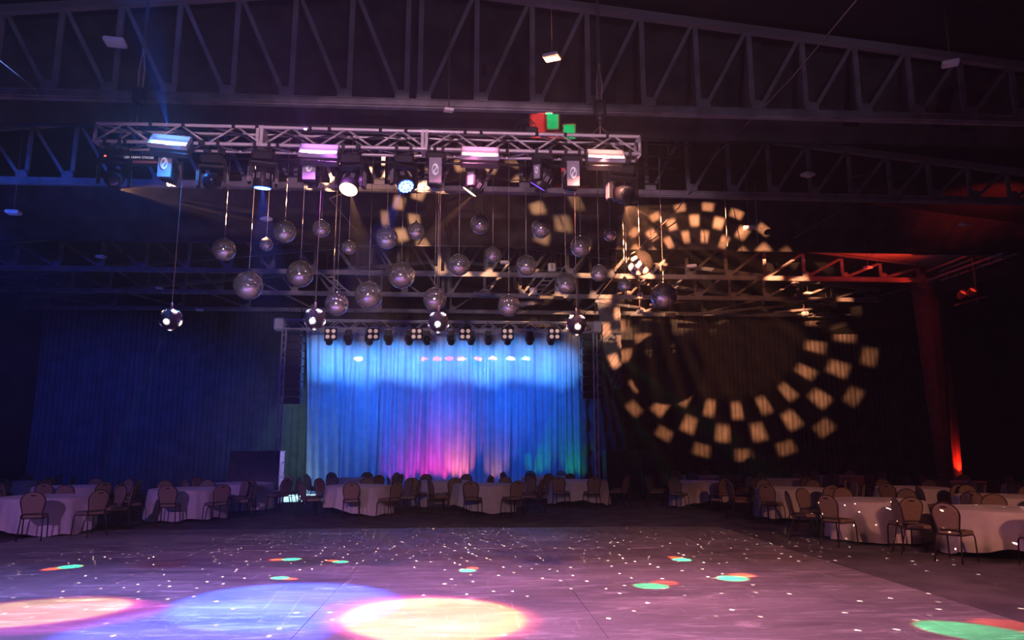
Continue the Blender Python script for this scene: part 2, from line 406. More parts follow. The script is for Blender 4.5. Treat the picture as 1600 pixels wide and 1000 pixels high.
# ------------------------------------------------------------------ mesh helpers
class MB:
    def __init__(s):
        s.v, s.f, s.mi, s.sm = [], [], [], []
    def add(s, vs, fs, mi=0, smooth=False):
        k = len(s.v)
        s.v += [tuple(v) for v in vs]
        s.f += [tuple(i + k for i in f) for f in fs]
        s.mi += [mi] * len(fs)
        s.sm += [smooth] * len(fs)
        return s
    def box(s, c, d, rot=None, mi=0):
        x, y, z = d[0] / 2, d[1] / 2, d[2] / 2
        vs = [Vector(q) for q in ((-x, -y, -z), (x, -y, -z), (x, y, -z), (-x, y, -z), (-x, -y, z), (x, -y, z), (x, y, z), (-x, y, z))]
        if rot is not None: vs = [rot @ v for v in vs]
        c = Vector(c)
        return s.add([v + c for v in vs], [(3, 2, 1, 0), (4, 5, 6, 7), (0, 1, 5, 4), (1, 2, 6, 5), (2, 3, 7, 6), (3, 0, 4, 7)], mi)
    def cbox(s, c, d, ch, rot=None, mi=0, smooth=False):
        """box with chamfered vertical and horizontal edges"""
        x, y, z = d[0] / 2, d[1] / 2, d[2] / 2
        ch = min(ch, x * .9, y * .9, z * .9)
        ring = lambda rx, ry, zz: [(rx - ch, -ry, zz), (rx, -ry + ch, zz), (rx, ry - ch, zz), (rx - ch, ry, zz), (-rx + ch, ry, zz), (-rx, ry - ch, zz), (-rx, -ry + ch, zz), (-rx + ch, -ry, zz)]
        vs = ring(x - ch * .6, y - ch * .6, -z) + ring(x, y, -z + ch) + ring(x, y, z - ch) + ring(x - ch * .6, y - ch * .6, z)
        fs = [tuple(reversed(range(8)))]
        for l in range(3):
            for i in range(8):
                j = (i + 1) % 8
                fs.append((l * 8 + i, l * 8 + j, l * 8 + 8 + j, l * 8 + 8 + i))
        fs.append(tuple(range(24, 32)))
        vs = [Vector(v) for v in vs]
        if rot is not None: vs = [rot @ v for v in vs]
        c = Vector(c)
        return s.add([v + c for v in vs], fs, mi, smooth)
    def tube(s, pts, r, n=8, mi=0, caps=True, closed=False, smooth=True):
        pts = [Vector(p) for p in pts]
        k = len(pts)
        rs = r if isinstance(r, (list, tuple)) else [r] * k
        vs, fs = [], []
        up = None
        for i, p in enumerate(pts):
            if closed: t = (pts[(i + 1) % k] - pts[i - 1]).normalized()
            else: t = (pts[min(i + 1, k - 1)] - pts[max(i - 1, 0)]).normalized()
            if up is None:
                up = Vector((0, 0, 1)) if abs(t.z) < 0.9 else Vector((1, 0, 0))
            a = t.cross(up)
            if a.length < 1e-4: a = t.cross(Vector((0, 1, 0.3)))
            a.normalize(); bb = a.cross(t).normalized(); up = bb
            for j in range(n):
                an = 2 * PI * j / n
                vs.append(p + a * math.cos(an) * rs[i] + bb * math.sin(an) * rs[i])
        for i in range(k if closed else k - 1):
            i2 = (i + 1) % k
            for j in range(n):
                j2 = (j + 1) % n
                fs.append((i * n + j, i * n + j2, i2 * n + j2, i2 * n + j))
        s.add(vs, fs, mi, smooth)
        if caps and not closed:
            s.add(vs[:n], [tuple(reversed(range(n)))], mi); s.add(vs[-n:], [tuple(range(n))], mi)
        return s
    def lathe(s, prof, n=20, M=None, mi=0, smooth=True):
        """profile [(r, z)] turned about local z"""
        vs, fs = [], []
        for (r, z) in prof:
            for j in range(n):
                a = 2 * PI * j / n
                vs.append(Vector((r * math.cos(a), r * math.sin(a), z)))
        for i in range(len(prof) - 1):
            for j in range(n):
                j2 = (j + 1) % n
                fs.append((i * n + j, i * n + j2, (i + 1) * n + j2, (i + 1) * n + j))
        if prof[0][0] > 1e-5: fs.append(tuple(reversed(range(n))))
        if prof[-1][0] > 1e-5: fs.append(tuple((len(prof) - 1) * n + j for j in range(n)))
        if M is not None: vs = [M @ v for v in vs]
        return s.add(vs, fs, mi, smooth)
    def prism(s, outline, h0, h1, axis='z', M=None, mi=0):
        n = len(outline)
        def p3(a, b, h):
            return Vector((a, b, h)) if axis == 'z' else (Vector((a, h, b)) if axis == 'y' else Vector((h, a, b)))
        vs = [p3(a, b, h0) for a, b in outline] + [p3(a, b, h1) for a, b in outline]
        fs = [tuple(reversed(range(n))), tuple(range(n, 2 * n))] + [(i, (i + 1) % n, n + (i + 1) % n, n + i) for i in range(n)]
        if M is not None: vs = [M @ v for v in vs]
        return s.add(vs, fs, mi)
    def mesh(s, name, mats, recalc=True):
        me = bpy.data.meshes.new(name)
        me.from_pydata(s.v, [], s.f)
        for m in (mats if isinstance(mats, (list, tuple)) else [mats]):
            me.materials.append(m)
        me.polygons.foreach_set('material_index', s.mi)
        me.polygons.foreach_set('use_smooth', s.sm)
        bm = bmesh.new(); bm.from_mesh(me)
        bmesh.ops.remove_doubles(bm, verts=bm.verts, dist=1e-6) if len(bm.verts) < 400 else None
        if recalc: bmesh.ops.recalc_face_normals(bm, faces=bm.faces)
        bm.to_mesh(me); bm.free()
        return me
    def build(s, name, mats, parent=None, loc=None, rot=None):
        return link(name, s.mesh(name, mats), parent, loc, rot)

def link(name, me, parent=None, loc=None, rot=None):
    o = bpy.data.objects.new(name, me)
    COL.objects.link(o)
    if parent is not None: o.parent = parent
    if loc is not None: o.location = loc
    if rot is not None: o.rotation_euler = rot
    return o

def tag(o, label=None, cat=None, group=None, kind=None):
    if label: o['label'] = label
    if cat: o['category'] = cat
    if group: o['group'] = group
    if kind: o['kind'] = kind
    return o

def thing(name, label, cat, loc=(0, 0, 0), rotz=0.0, group=None, rot=None):
    o = bpy.data.objects.new(name, None)
    COL.objects.link(o)
    o.location = loc
    o.rotation_euler = rot if rot is not None else (0, 0, rotz)
    o.empty_display_size = 0.2
    return tag(o, label, cat, group)

def kids(o):
    return list(o.children)
def copy_tree(o, parent=None):
    c = o.copy()
    COL.objects.link(c)
    if parent is not None: c.parent = parent
    for ch in list(o.children):
        copy_tree(ch, c)
    return c

# unit bars shared by all lattice members
UNIT = {}
def unit_bar(m, w, d):
    k = (m.name, round(w, 4), round(d, 4))
    if k not in UNIT:
        UNIT[k] = MB().box((0, 0, 0.5), (w, d, 1)).mesh('bar', m)
    return UNIT[k]
def unit_tube(m, r, n=7):
    k = (m.name, 'r', round(r, 4))
    if k not in UNIT:
        UNIT[k] = MB().tube([(0, 0, 0), (0, 0, 1)], r, n).mesh('tube', m)
    return UNIT[k]
def bar(name, me, a, b, parent, track=None):
    a, b = Vector(a), Vector(b)
    o = link(name, me, parent)
    d = b - a
    o.location = a
    z = d.normalized()
    ref = Vector((0, 1, 0)) if abs(z.y) < 0.95 else Vector((1, 0, 0))
    x = ref.cross(z).normalized(); y = z.cross(x)
    o.rotation_euler = Matrix((x, y, z)).transposed().to_euler()
    o.scale = (1, 1, d.length)
    return o

# ------------------------------------------------------------------ structure
ZB = CAM_Z + 5.66                # bottom chord height of the roof trusses
XA = -0.97                        # ridge
def roof_z(x):
    return CAM_Z + 8.02 - 0.1075 * abs(x - XA)
XL, XR, XE = -18.5, 22.0, 16.1

tag(MB().add([(XL, -6, 0), (XR, -6, 0), (XR, 33, 0), (XL, 33, 0), (XL, -6, -.2), (XR, -6, -.2), (XR, 33, -.2), (XL, 33, -.2)],
             [(0, 1, 2, 3), (7, 6, 5, 4), (0, 4, 5, 1), (1, 5, 6, 2), (2, 6, 7, 3), (3, 7, 4, 0)]).build('floor', M_CARPET), kind='structure')
def slab(name, c, d, m):
    return tag(MB().box(c, d).build(name, m), kind='structure')
slab('wall_back', ((XL + XR) / 2, 33.15, 4.9), (XR - XL, 0.3, 10.2), M_WALL)
slab('wall_left', (XL - .15, 13.5, 4.9), (0.3, 39, 10.2), M_WALL)
slab('wall_right', (XR + .15, 13.5, 4.9), (0.3, 39, 10.2), M_WALL)
slab('wall_front', ((XL + XR) / 2, -6.15, 4.9), (XR - XL, 0.3, 10.2), M_WALL)

# roof: one structure object, its sheets on the right bay built one by one
roof = MB()
for (x0, x1) in ((XL, XA), (XA, XE)):
    z0, z1 = roof_z(x0), roof_z(x1)
    roof.add([(x0, -6, z0 + .06), (x1, -6, z1 + .06), (x1, 33, z1 + .06), (x0, 33, z0 + .06), (x0, -6, z0 + .2), (x1, -6, z1 + .2), (x1, 33, z1 + .2), (x0, 33, z0 + .2)],
             [(3, 2, 1, 0), (4, 5, 6, 7), (0, 1, 5, 4), (1, 2, 6, 5), (2, 3, 7, 6), (3, 0, 4, 7)])
ceil = tag(roof.build('ceiling', M_ROOF), kind='structure')
M_TILE = mat('pale ceiling tile', (0.50, 0.43, 0.40), 0.8, 0.0, 0.08, 2)
sheet = MB().box((0, 0, 0), (1.18, 1.18, 0.03)).mesh('roof_sheet', M_TILE)
for i in range(5):
    for j in range(3):
        x = XE - 0.62 - 1.21 * i
        y = 20.45 + 1.21 * j + 0.5
        o = link('roof_sheet', sheet, ceil, (x, y, roof_z(x) + 0.035), (0, math.atan(0.1075), 0))
slab('ceiling_side', ((XE + XR) / 2, 13, CAM_Z + 5.2), (XR - XE, 39, 0.12), M_WALL)
slab('trim_1', (XE + .05, 13, CAM_Z + 5.7), (0.1, 39, 0.9), M_WALL)

# black borders hung across the hall from the roof
def border(name, y0, y1, zlow, x0, x1, label):
    mb = MB()
    n = 60
    top, bot = [], []
    for i in range(n + 1):
        x = x0 + (x1 - x0) * i / n
        w = 0.03 * math.sin(i * 1.7)
        top.append((x, y0 + w * .3, roof_z(x) - 0.01)); bot.append((x, y1 + w, zlow))
    vs = top + bot + [(a, b + .012, c) for a, b, c in top] + [(a, b + .012, c) for a, b, c in bot]
    N = n + 1
    fs = []
    for i in range(n):
        fs += [(i, i + 1, N + i + 1, N + i), (2 * N + i + 1, 2 * N + i, 3 * N + i, 3 * N + i + 1), (N + i, N + i + 1, 3 * N + i + 1, 3 * N + i)]
    mb.add(vs, fs, 0, True)
    root = thing(name, label, 'border cloth', (0, 0, 0))
    mb.build('cloth', M_CLOTHBLK, root)
    t = MB().tube([(x0, y1 + .02, zlow), (x1, y1 + .02, zlow)], 0.028, 8)
    t.build('hem_pipe', M_BLACKMET, root)
    return root
border('border_cloth', 12.1, 12.75, ZB, XL + .05, XE - .05, 'black border cloth hung across the roof just above the lighting truss')
border('border_cloth', 19.05, 20.3, ZB, XL + .05, XE - .05, 'black border cloth hung across the roof behind the mirror balls')
tag(MB().tube([(XE - 3, 20.42, ZB + .01), (XR, 20.42, ZB + .01)], 0.035, 8).build('pipe', M_STEEL), 'long grey pipe running along the lower edge of the aisle roof', 'pipe')

# ------------------------------------------------------------------ dance floor
DX0, DX1, DY1 = -8.6, 5.6, 16.75
df = thing('dance_floor', 'scuffed grey vinyl dance floor laid in long sheets on the carpet', 'dance floor', (0, 0, 0))
base = MB().box(((DX0 + DX1) / 2, (DY1 - 4) / 2, 0.004), (DX1 - DX0, DY1 + 4, 0.008)).build('underlay', M_RUBBER, df)
SW = 2.94
xs = [DX0, -7.49, -4.55, -1.6, 1.32, 4.3, DX1]
for a, b_ in zip(xs[:-1], xs[1:]):
    for j in range(6):
        y0, y1 = -4 + j * 3.46, -4 + (j + 1) * 3.46
        y1 = min(y1, DY1)
        MB().box(((a + b_) / 2, (y0 + y1) / 2, 0.013), (b_ - a - .006, y1 - y0 - .005, 0.012)).build('floor_sheet', M_DANCE, df)

# ------------------------------------------------------------------ roof trusses
def roof_truss(y, x0, x1, step, label, apex_x, w=0.085, web=True, tc=0.12):
    root = thing('roof_truss', label, 'truss', (0, y, ZB))
    mb = MB()
    mb.box(((x0 + x1) / 2, -0.05, 0), (x1 - x0, 0.10, 0.15)).box(((x0 + x1) / 2, -0.11, -0.035), (x1 - x0, 0.06, 0.03)).box(((x0 + x1) / 2, -0.10, 0.072), (x1 - x0, 0.05, 0.012))
    mb.build('bottom_chord', M_STEEL, root)
    for (a, b_) in ((x0, apex_x), (apex_x, x1)):
        bar('top_chord', unit_bar(M_STEEL, tc * 1.15, 0.12), (a, 0, roof_z(a) - ZB - tc), (b_, 0, roof_z(b_) - ZB - tc), root)
    if not web: return root
    xs = []
    k = 0
    while True:
        a = apex_x - 0.11 - k * step
        if a < x0: break
        xs.append(a); k += 1
    left = xs
    xs = []
    k = 0
    while True:
        a = apex_x + 0.11 + k * step
        if a > x1: break
        xs.append(a); k += 1
    right = xs
    pm, dm = unit_bar(M_STEEL, w, 0.05), unit_bar(M_STEEL, w * .8, 0.05)
    g = MB().prism([(-.12, -.09), (.12, -.09), (.12, .10), (.05, .16), (-.05, .16), (-.12, .10)], -0.075, -0.06, 'y').mesh('gusset_plate', M_STEEL)
    for seq, sgn in ((left, -1), (right, 1)):
        for i, x in enumerate(seq):
            bar('web_post', pm, (x, 0, 0.05), (x, 0, roof_z(x) - ZB - .15), root)
            link('gusset_plate', g, root, (x + sgn * 0.07, 0, 0.09))
            if i + 1 < len(seq):
                x2 = seq[i + 1]
                bar('diagonal_brace', dm, (x + sgn * .10, 0.0, 0.08), (x2 - sgn * .06, 0.0, roof_z(x2) - ZB - .17), root)
    return root
T1X = XA
roof_truss(11.65, -11.5, 11.8, 0.955, 'grey steel roof truss crossing the top of the picture, the nearest one', T1X)
roof_truss(15.75, -13.5, XE - .1, 0.955, 'grey steel roof truss directly behind the moving heads', T1X + .1)
roof_truss(23.8, -18.2, XE - .1, 1.35, 'grey steel roof truss lit in orange dots, its right end red', T1X + .1, 0.11, True, 0.04)
roof_truss(27.2, -18.2, XE - .1, 1.35, 'thin grey roof truss low behind the orange-lit one', T1X + .1, 0.10)
roof_truss(30.6, -18.2, XE - .1, 2.7, 'farthest roof truss, just above the back drape', T1X + .1, 0.09)

# eave girder running into the depth, red-lit
eg = thing('eave_girder', 'red-lit steel girder running along the right eave towards the back', 'girder', (XE - .35, 0, ZB))
for (dx, dz) in ((0, 0), (0.45, 0), (0, 0.32), (0.45, 0.32)):
    bar('rail', unit_bar(M_STEEL, 0.07, 0.07), (dx - .2, 19.95, dz - .06), (dx - .2, 23.45, dz - .06), eg)
for k in range(7):
    y = 20.1 + k * .5
    bar('rung', unit_bar(M_STEEL, 0.04, 0.04), (-.2, y, -.06), (.25, y + .4, -.06), eg)

# ------------------------------------------------------------------ lighting truss
def box_truss(root, x0, x1, s, r, rb, pitch, m, end_plates=True):
    h = s / 2
    for (dy, dz) in ((-h, h), (-h, -h), (h, h), (h, -h)):
        bar('chord_tube', unit_tube(m, r, 10), (x0, dy, dz), (x1, dy, dz), root)
    n = max(2, int(round((x1 - x0) / pitch)))
    st = (x1 - x0) / n
    for i in range(n):
        a, b_ = x0 + i * st, x0 + (i + 1) * st
        up = i % 2 == 0
        for dy in (-h, h):
            p, q = ((a, dy, -h), (b_, dy, h)) if up else ((a, dy, h), (b_, dy, -h))
            bar('lattice_brace', unit_tube(m, rb, 6), p, q, root)
        p, q = ((a, -h, -h), (b_, h, -h)) if up else ((a, h, -h), (b_, -h, -h))
        bar('lattice_brace', unit_tube(m, rb, 6), p, q, root)
        if i % 2 == 0:
            bar('lattice_brace', unit_tube(m, rb, 6), (a, -h, h), (b_, h, h), root)
    for x in ([x0, x1] if end_plates else []):
        for (p, q) in (((x, -h, -h), (x, -h, h)), ((x, h, -h), (x, h, h)), ((x, -h, -h), (x, h, -h)), ((x, -h, h), (x, h, h))):
            bar('end_brace', unit_tube(m, r, 8), p, q, root)
tl, tr_ = P(156, 213, TY), P(996, 232, TY)
TZ = (tl.z + tr_.z) / 2
LT = thing('lighting_truss', 'long aluminium box truss carrying the bright colour bars and moving heads', 'truss', (0, TY, TZ))
box_truss(LT, tl.x, tr_.x, 0.29, 0.028, 0.017, 0.42, M_ALU)
# couplers / cable ties round the top chord
tie = MB().tube([(-.025, 0, 0), (.025, 0, 0)], 0.036, 10).mesh('cable_tie', M_RUBBER)
for i in range(20):
    x = tl.x + .5 + i * (tr_.x - tl.x - 1) / 19 + random.uniform(-.1, .1)
    link('cable_tie', tie, LT, (x, -.145, .145 if i % 3 else -.145))
for x in (tl.x + 2.45, tl.x + 5.0):
    MB().box((x, -.0, 0), (.05, .34, .34)).box((x + .06, 0, 0), (.05, .34, .34)).build('joint_plate', M_ALU, LT)
def t_at(px, py, dy=0.0):
    return P(px, py, TY + dy)

# cable run along the truss
cab = thing('power_cable', 'black power cable looped along the lighting truss above the blue head', 'cable', (0, TY, TZ))
pts = []
for i in range(60):
    x = tl.x + 0.6 + i * (tr_.x - tl.x - 1.0) / 59
    pts.append((x, 0.06 + 0.03 * math.sin(i), 0.12 - 0.05 * abs(math.sin(i * .55))))
MB().tube(pts, 0.014, 5).build('cable_run', M_RUBBER, cab)
for (x, w, dpt) in ((P(690, 240, TY).x, 1.5, .42), (P(800, 240, TY).x, 1.3, .36)):
    q = [(x - w / 2 + w * i / 20, .2, -.15 - dpt * (1 - (2 * i / 20 - 1) ** 2)) for i in range(21)]
    MB().tube(q, 0.008, 5).build('hanging_loop', M_RUBBER, cab)
# distribution box with cables on top of the truss
p = t_at(830, 205)
db = thing('splitter_box', 'small black splitter box with looping cables on top of the truss', 'box', (p.x, TY - .05, TZ + .172))
MB().cbox((0, 0, .055), (.2, .14, .11), .012).build('housing', M_BLACK, db)
for k in range(4):
    x = -.07 + k * .045
    MB().tube([(x, 0, .1), (x - .01, 0, .2), (x - .08, 0, .26), (x - .17, 0, .2), (x - .22, 0, .05), (x - .24, 0, .0)], .007, 5).build('cable', M_RUBBER, db)

# hoists and chains
def hoist(px, py, label):
    p = P(px, py, TY)
    ztop = roof_z(p.x)
    root = thing('chain_hoist', label, 'hoist', (p.x, TY, p.z))
    MB().cbox((0, 0, 0), (.2, .16, .26), .04).lathe([(0.0, -.22), (.05, -.21), (.06, -.13)], 10).build('motor', M_BLACK, root)
    for dx in (-.016, .016):
        MB().tube([(dx, 0, .1), (dx, 0, ztop + .055 - p.z)], .011, 6).build('chain', M_CHAIN, root)
    MB().tube([(0, 0, -.2), (0, 0, TZ + .14 - p.z)], .012, 6).tube([(0, 0, -.3), (-.2, 0, TZ + .15 - p.z)], .006, 5).tube([(0, 0, -.3), (.2, 0, TZ + .15 - p.z)], .006, 5).build('hook_sling', M_CHAIN, root)
    MB().tube([(0, 0, .8), (-.045, 0, .45), (-.035, 0, .13)], .012, 6).tube([(0, 0, .8), (.045, 0, .45), (.035, 0, .13)], .012, 6).build('bridle', M_ROPE, root)
hoist(218, 150, 'black chain hoist with twin chains above the left end of the lighting truss')
hoist(937, 170, 'black chain hoist with twin chains above the right end of the lighting truss')

# ------------------------------------------------------------------ colour bars (floods) on the truss
def colour_bar(i, px, py, c, tilt, roll, label):
    p = P(px, py, 10.80)
    root = thing('colour_bar', label, 'stage light', p, rot=(0, 0, 0))
    rot = Euler((R(-tilt), R(roll), 0)).to_matrix()
    mb = MB()
    w, h = .56, .24
    # trough reflector opening towards -y
    prof = [(-h / 2, -.06), (-h / 2, 0), (-h / 4, .055), (h / 4, .055), (h / 2, 0), (h / 2, -.06)]
    vs, fs = [], []
    for x in (-w / 2, w / 2):
        vs += [rot @ Vector((x, y, z)) for z, y in prof]
    for k in range(5): fs.append((k, k + 1, 7 + k, 6 + k))
    mb.add(vs, fs)
    for x in (-w / 2, w / 2):
        mb.add([rot @ Vector((x, y, z)) for z, y in prof], [tuple(range(6))])
    mb.build('reflector', mat('satin reflector', (0.13, 0.13, 0.14), 0.5), root)
    hs = MB()
    hs.cbox(rot @ Vector((0, .115, 0)), (w + .03, .11, h + .03), .02, rot).build('housing', M_BLACKMET, root)
    fr = MB()
    for z in (-h / 2 - .008, h / 2 + .008): fr.box(rot @ Vector((0, -.03, z)), (w + .03, .07, .012), rot)
    for x in (-w / 2 - .008, w / 2 + .008): fr.box(rot @ Vector((x, -.03, 0)), (.012, .07, h + .03), rot)
    fr.build('bezel', M_GREYPL, root)
    tb = MB().tube([rot @ Vector((-w / 2 + .01, .02, 0)), rot @ Vector((w / 2 - .01, .02, 0))], .045, 10)
    core = tuple(min(1.0, .12 + .88 * q) for q in c)
    tb.build('lamp_tube', emis('glowing tube ' + str(i), core, 22.0), root)
    ht = TZ - .145 - p.z
    br = MB()
    for x in (-.2, .2):
        br.tube([(x, .16, 0), (x, TY - .145 - 10.8, ht + .02)], .014, 6)
    br.build('bracket', M_BLACKMET, root)
    return root
for i, (tilt, roll, lab) in enumerate(((34, 4, 'bright cyan-white light bar, tilted, nearest the left end of truss'), (36, 1, 'bright magenta-pink light bar on the truss'),
                                       (36, 1, 'bright red-pink light bar on the truss'), (38, 1, 'bright orange light bar near the right end of truss'))):
    px, py, c = BARS[i][:3]
    colour_bar(i, px, py, c, tilt, roll, lab)

# ------------------------------------------------------------------ text and emblem
def text_mesh(s, size, mtl, bold=0.0):
    cu = bpy.data.curves.new('lettering', 'FONT')
    cu.body = s; cu.size = size; cu.extrude = 0.0015; cu.align_x = 'CENTER'; cu.align_y = 'CENTER'; cu.offset = bold
    o = bpy.data.objects.new('lettering', cu)
    COL.objects.link(o)
    dg = bpy.context.evaluated_depsgraph_get(); dg.update()
    me = bpy.data.meshes.new_from_object(o.evaluated_get(dg))
    bpy.data.objects.remove(o)
    me.materials.clear(); me.materials.append(mtl)
    return me
def emblem_mesh():
    """white ring with a sweeping letter-like mark through it; faces +z"""
    mb = MB()
    n = 28
    vs, fs = [], []
    for i in range(n):
        a = 2 * PI * i / n
        w = .80 + .06 * math.cos(2 * a)
        for r in (1.0, w): vs.append((.72 * r * math.cos(a) * .055, r * math.sin(a) * .075, .002))
    for i in range(n):
        j = (i + 1) % n
        fs.append((2 * i, 2 * j, 2 * j + 1, 2 * i + 1))
    mb.add(vs, fs)
    pts = []
    for i in range(15):
        t = i / 14
        pts.append((0.017 * math.sin(t * 2 * PI) , (.5 - t) * .10))
    vs, fs = [], []
    for (x, y) in pts:
        vs += [(x - .006, y, .002), (x + .007, y, .002)]
    for i in range(14): fs.append((2 * i, 2 * i + 1, 2 * i + 3, 2 * i + 2))
    mb.add(vs, fs)
    return mb.mesh('emblem', M_EMBLEM)
EMBLEM = emblem_mesh()
TX_STROBE = text_mesh('LED 1000W STROBE', 0.05, M_EMBLEM, 0.0006)

# ------------------------------------------------------------------ moving heads
def moving_head(px, py, pan, tilt, style, label, lens=None, size=1.0, dz=0.0, emblem=None, emb_face=-1):
    """inverted moving head: base under the truss, yoke, head. px,py = pixel of the head's pivot."""
    pv = P(px, py, TY - 0.0)
    root = thing('moving_head', label, 'stage light', (pv.x, TY, pv.z))
    zt = TZ - .145 - pv.z                              # truss lower chords above pivot
    s = size
    ytop = .26 * s
    base_h = .13 * s
    MB().cbox((0, 0, ytop + base_h / 2 + .01), (.34 * s, .30 * s, base_h), .03).build('base', M_BLACK, root)
    for x in (-.11, .11):
        for sg in (-1, 1):
            MB().box((x, sg * .145, zt - .005), (.05, .07, .10)).tube([(x, sg * .1, ytop + base_h), (x, sg * .145, zt)], .012, 6).build('clamp', M_BLACKMET, root)
    Rz = Matrix.Rotation(R(pan), 3, 'Z')
    aw = .175 * s
    yk = MB()
    yk.cbox((0, 0, ytop - .025), (.40 * s, .15 * s, .05), .015, None)
    arm = [(-.075 * s, -.10 * s), (.075 * s, -.10 * s), (.085 * s, -.02), (.08 * s, .15 * s), (.055 * s, ytop), (-.055 * s, ytop), (-.08 * s, .15 * s), (-.085 * s, -.02)]
    if style == 'panel':
        arm = [(-.10 * s, -.17 * s), (.10 * s, -.17 * s), (.105 * s, .0), (.10 * s, ytop), (-.10 * s, ytop), (-.105 * s, .0)]
    yk.v = [tuple(Rz @ Vector(v)) for v in yk.v]
    for sg in (-1, 1):
        yk.prism(arm, sg * aw, sg * (aw + .045 * s), 'x', Rz.to_4x4())
    y = yk.build('yoke', M_GREYPL if style == 'panel' else M_BLACK, root)
    if style in ('wash', 'spot'):
        tr = MB()
        for sg in (-1, 1):
            tr.prism([(-.05 * s, -.085 * s), (.05 * s, -.085 * s), (.055 * s, .14 * s), (-.055 * s, .14 * s)], sg * (aw + .045 * s), sg * (aw + .053 * s), 'x', Rz.to_4x4())
        tr.build('arm_cover', M_GREYPL, y)
    if emblem:
        e = link('emblem', EMBLEM, y)
        x = emb_face * (aw + .058 * s)
        q = Rz @ Vector((x, 0, .05 * s))
        e.location = q
        n = Rz @ Vector((emb_face, 0, 0))
        up = Vector((0, 0, 1)); xx = up.cross(n)
        e.rotation_euler = Matrix((xx, up, n)).transposed().to_euler()
        e.scale = (1.25, 1.25, 1) if style == 'panel' else (.7, .7, 1)
    # head: barrel along its local -z
    H = Rz @ Matrix.Rotation(R(tilt), 3, 'X')
    hd = MB()
    if style == 'wash':
        prof = [(.0, .17 * s), (.07 * s, .165 * s), (.115 * s, .13 * s), (.135 * s, .06 * s), (.14 * s, -.06 * s), (.145 * s, -.13 * s), (.15 * s, -.15 * s), (.135 * s, -.155 * s)]
    elif style == 'panel':
        prof = [(.0, .16 * s), (.09 * s, .15 * s), (.12 * s, .10 * s), (.13 * s, -.12 * s), (.12 * s, -.16 * s), (.1 * s, -.165 * s)]
    else:
        prof = [(.0, .19 * s), (.08 * s, .185 * s), (.125 * s, .14 * s), (.135 * s, .0), (.13 * s, -.14 * s), (.115 * s, -.20 * s), (.10 * s, -.21 * s)]
    hd.lathe(prof, 20, H.to_4x4())
    ho = hd.build('head', M_BLACK, root)
    zf = prof[-1][1]
    rf = prof[-1][0]
    ln = MB()
    fins = MB()
    for k in range(6):
        a = 2 * PI * k / 6
        rr = prof[3][0]
        M4 = (H @ Matrix.Rotation(a, 3, 'Z')).to_4x4()
        for q in (-.022, 0, .022):
            fins.add([M4 @ Vector(v) for v in ((rr - .004, q - .005, -.03), (rr + .006, q - .005, -.03), (rr + .006, q + .005, -.03), (rr - .004, q + .005, -.03),
                                               (rr - .004, q - .005, .06), (rr + .006, q - .005, .06), (rr + .006, q + .005, .06), (rr - .004, q + .005, .06))],
                     [(3, 2, 1, 0), (4, 5, 6, 7), (0, 1, 5, 4), (1, 2, 6, 5), (2, 3, 7, 6), (3, 0, 4, 7)])
    tag(fins.build('cooling_fins', M_GREYPL if style == 'wash' else M_BLACKMET, ho), kind='stuff')
    if lens is None:
        ln.lathe([(rf, zf - .001), (rf * .8, zf - .012), (rf * .4, zf - .02), (0, zf - .022)], 20, H.to_4x4())
        ln.build('lens', M_DARKGLASS, ho)
    else:
        ln.lathe([(rf, zf - .001), (rf * .97, zf - .006), (0, zf - .007)], 20, H.to_4x4())
        ln.build('lens', lens[0], ho)
        if len(lens) > 1:
            dots = MB()
            for ring, n in ((0, 1), (.38, 6), (.76, 12)):
                for k in range(n):
                    a = 2 * PI * k / n
                    c = Vector((ring * rf * math.cos(a), ring * rf * math.sin(a), zf - .010))
                    dots.add([H @ (c + Vector((.17 * rf * math.cos(b2 * PI / 4), .17 * rf * math.sin(b2 * PI / 4), 0))) for b2 in range(8)], [tuple(range(8))])
            dots.build('led_array', lens[1], ho)
    return root
E_BLUE = emis('blue led face', (0.01, 0.10, 1.0), 3.0); E_BLUE2 = emis('blue led dots', (0.35, 0.6, 1.0), 6.0)
E_WARM = emis('warm led face', (1.0, 0.62, 0.25), 5.0); E_WARM2 = emis('warm led dots', (1.0, 0.85, 0.6), 8.0)
E_VIO = emis('dim violet face', (0.20, 0.08, 1.0), 1.2)

moving_head(178, 278, 25, -62, 'spot', 'black moving head with a red display under the left truss end', size=1.05, emblem=False)
moving_head(265, 268, 90, 10, 'panel', 'grey-armed moving head with white emblem under the cyan bar', emblem=True, emb_face=-1, size=.95)
moving_head(331, 284, 10, -75, 'spot', 'black moving head with a dark round lens turned to the front', size=1.0, emblem=True, emb_face=1)
moving_head(411, 278, 15, 8, 'wash', 'moving head pointing down with a glowing blue face', (E_BLUE, E_BLUE2))
moving_head(487, 272, 90, 10, 'panel', 'grey-armed moving head with white emblem under the magenta bar', emblem=True, emb_face=-1, size=.95)
moving_head(548, 285, -15, -28, 'wash', 'moving head with a warm white face tipped forward', (E_WARM, E_WARM2), size=1.05)
moving_head(631, 282, 30, -34, 'wash', 'tilted moving head with a blue dotted face beside the warm one', (E_BLUE, E_BLUE2), size=.95)
moving_head(681, 277, 90, 10, 'panel', 'dark-armed moving head with white emblem between the blue and tilted warm heads', emblem=True, emb_face=-1, size=.95)
moving_head(742, 288, 70, 38, 'wash', 'moving head tilted left with a warm face under the red bar', (E_WARM, E_WARM2), size=.92)
moving_head(848, 278, 60, 36, 'wash', 'moving head tilted right-down with a dim violet face edge', (E_VIO,), size=1.0, emblem=True, emb_face=-1)
moving_head(893, 282, 90, 10, 'panel', 'brownish-lit arm of moving head with white emblem left of orange bar', emblem=True, emb_face=-1, size=.95)
moving_head(972, 304, 12, -70, 'spot', 'large moving head under the right truss end throwing the dotted ring', size=1.12)

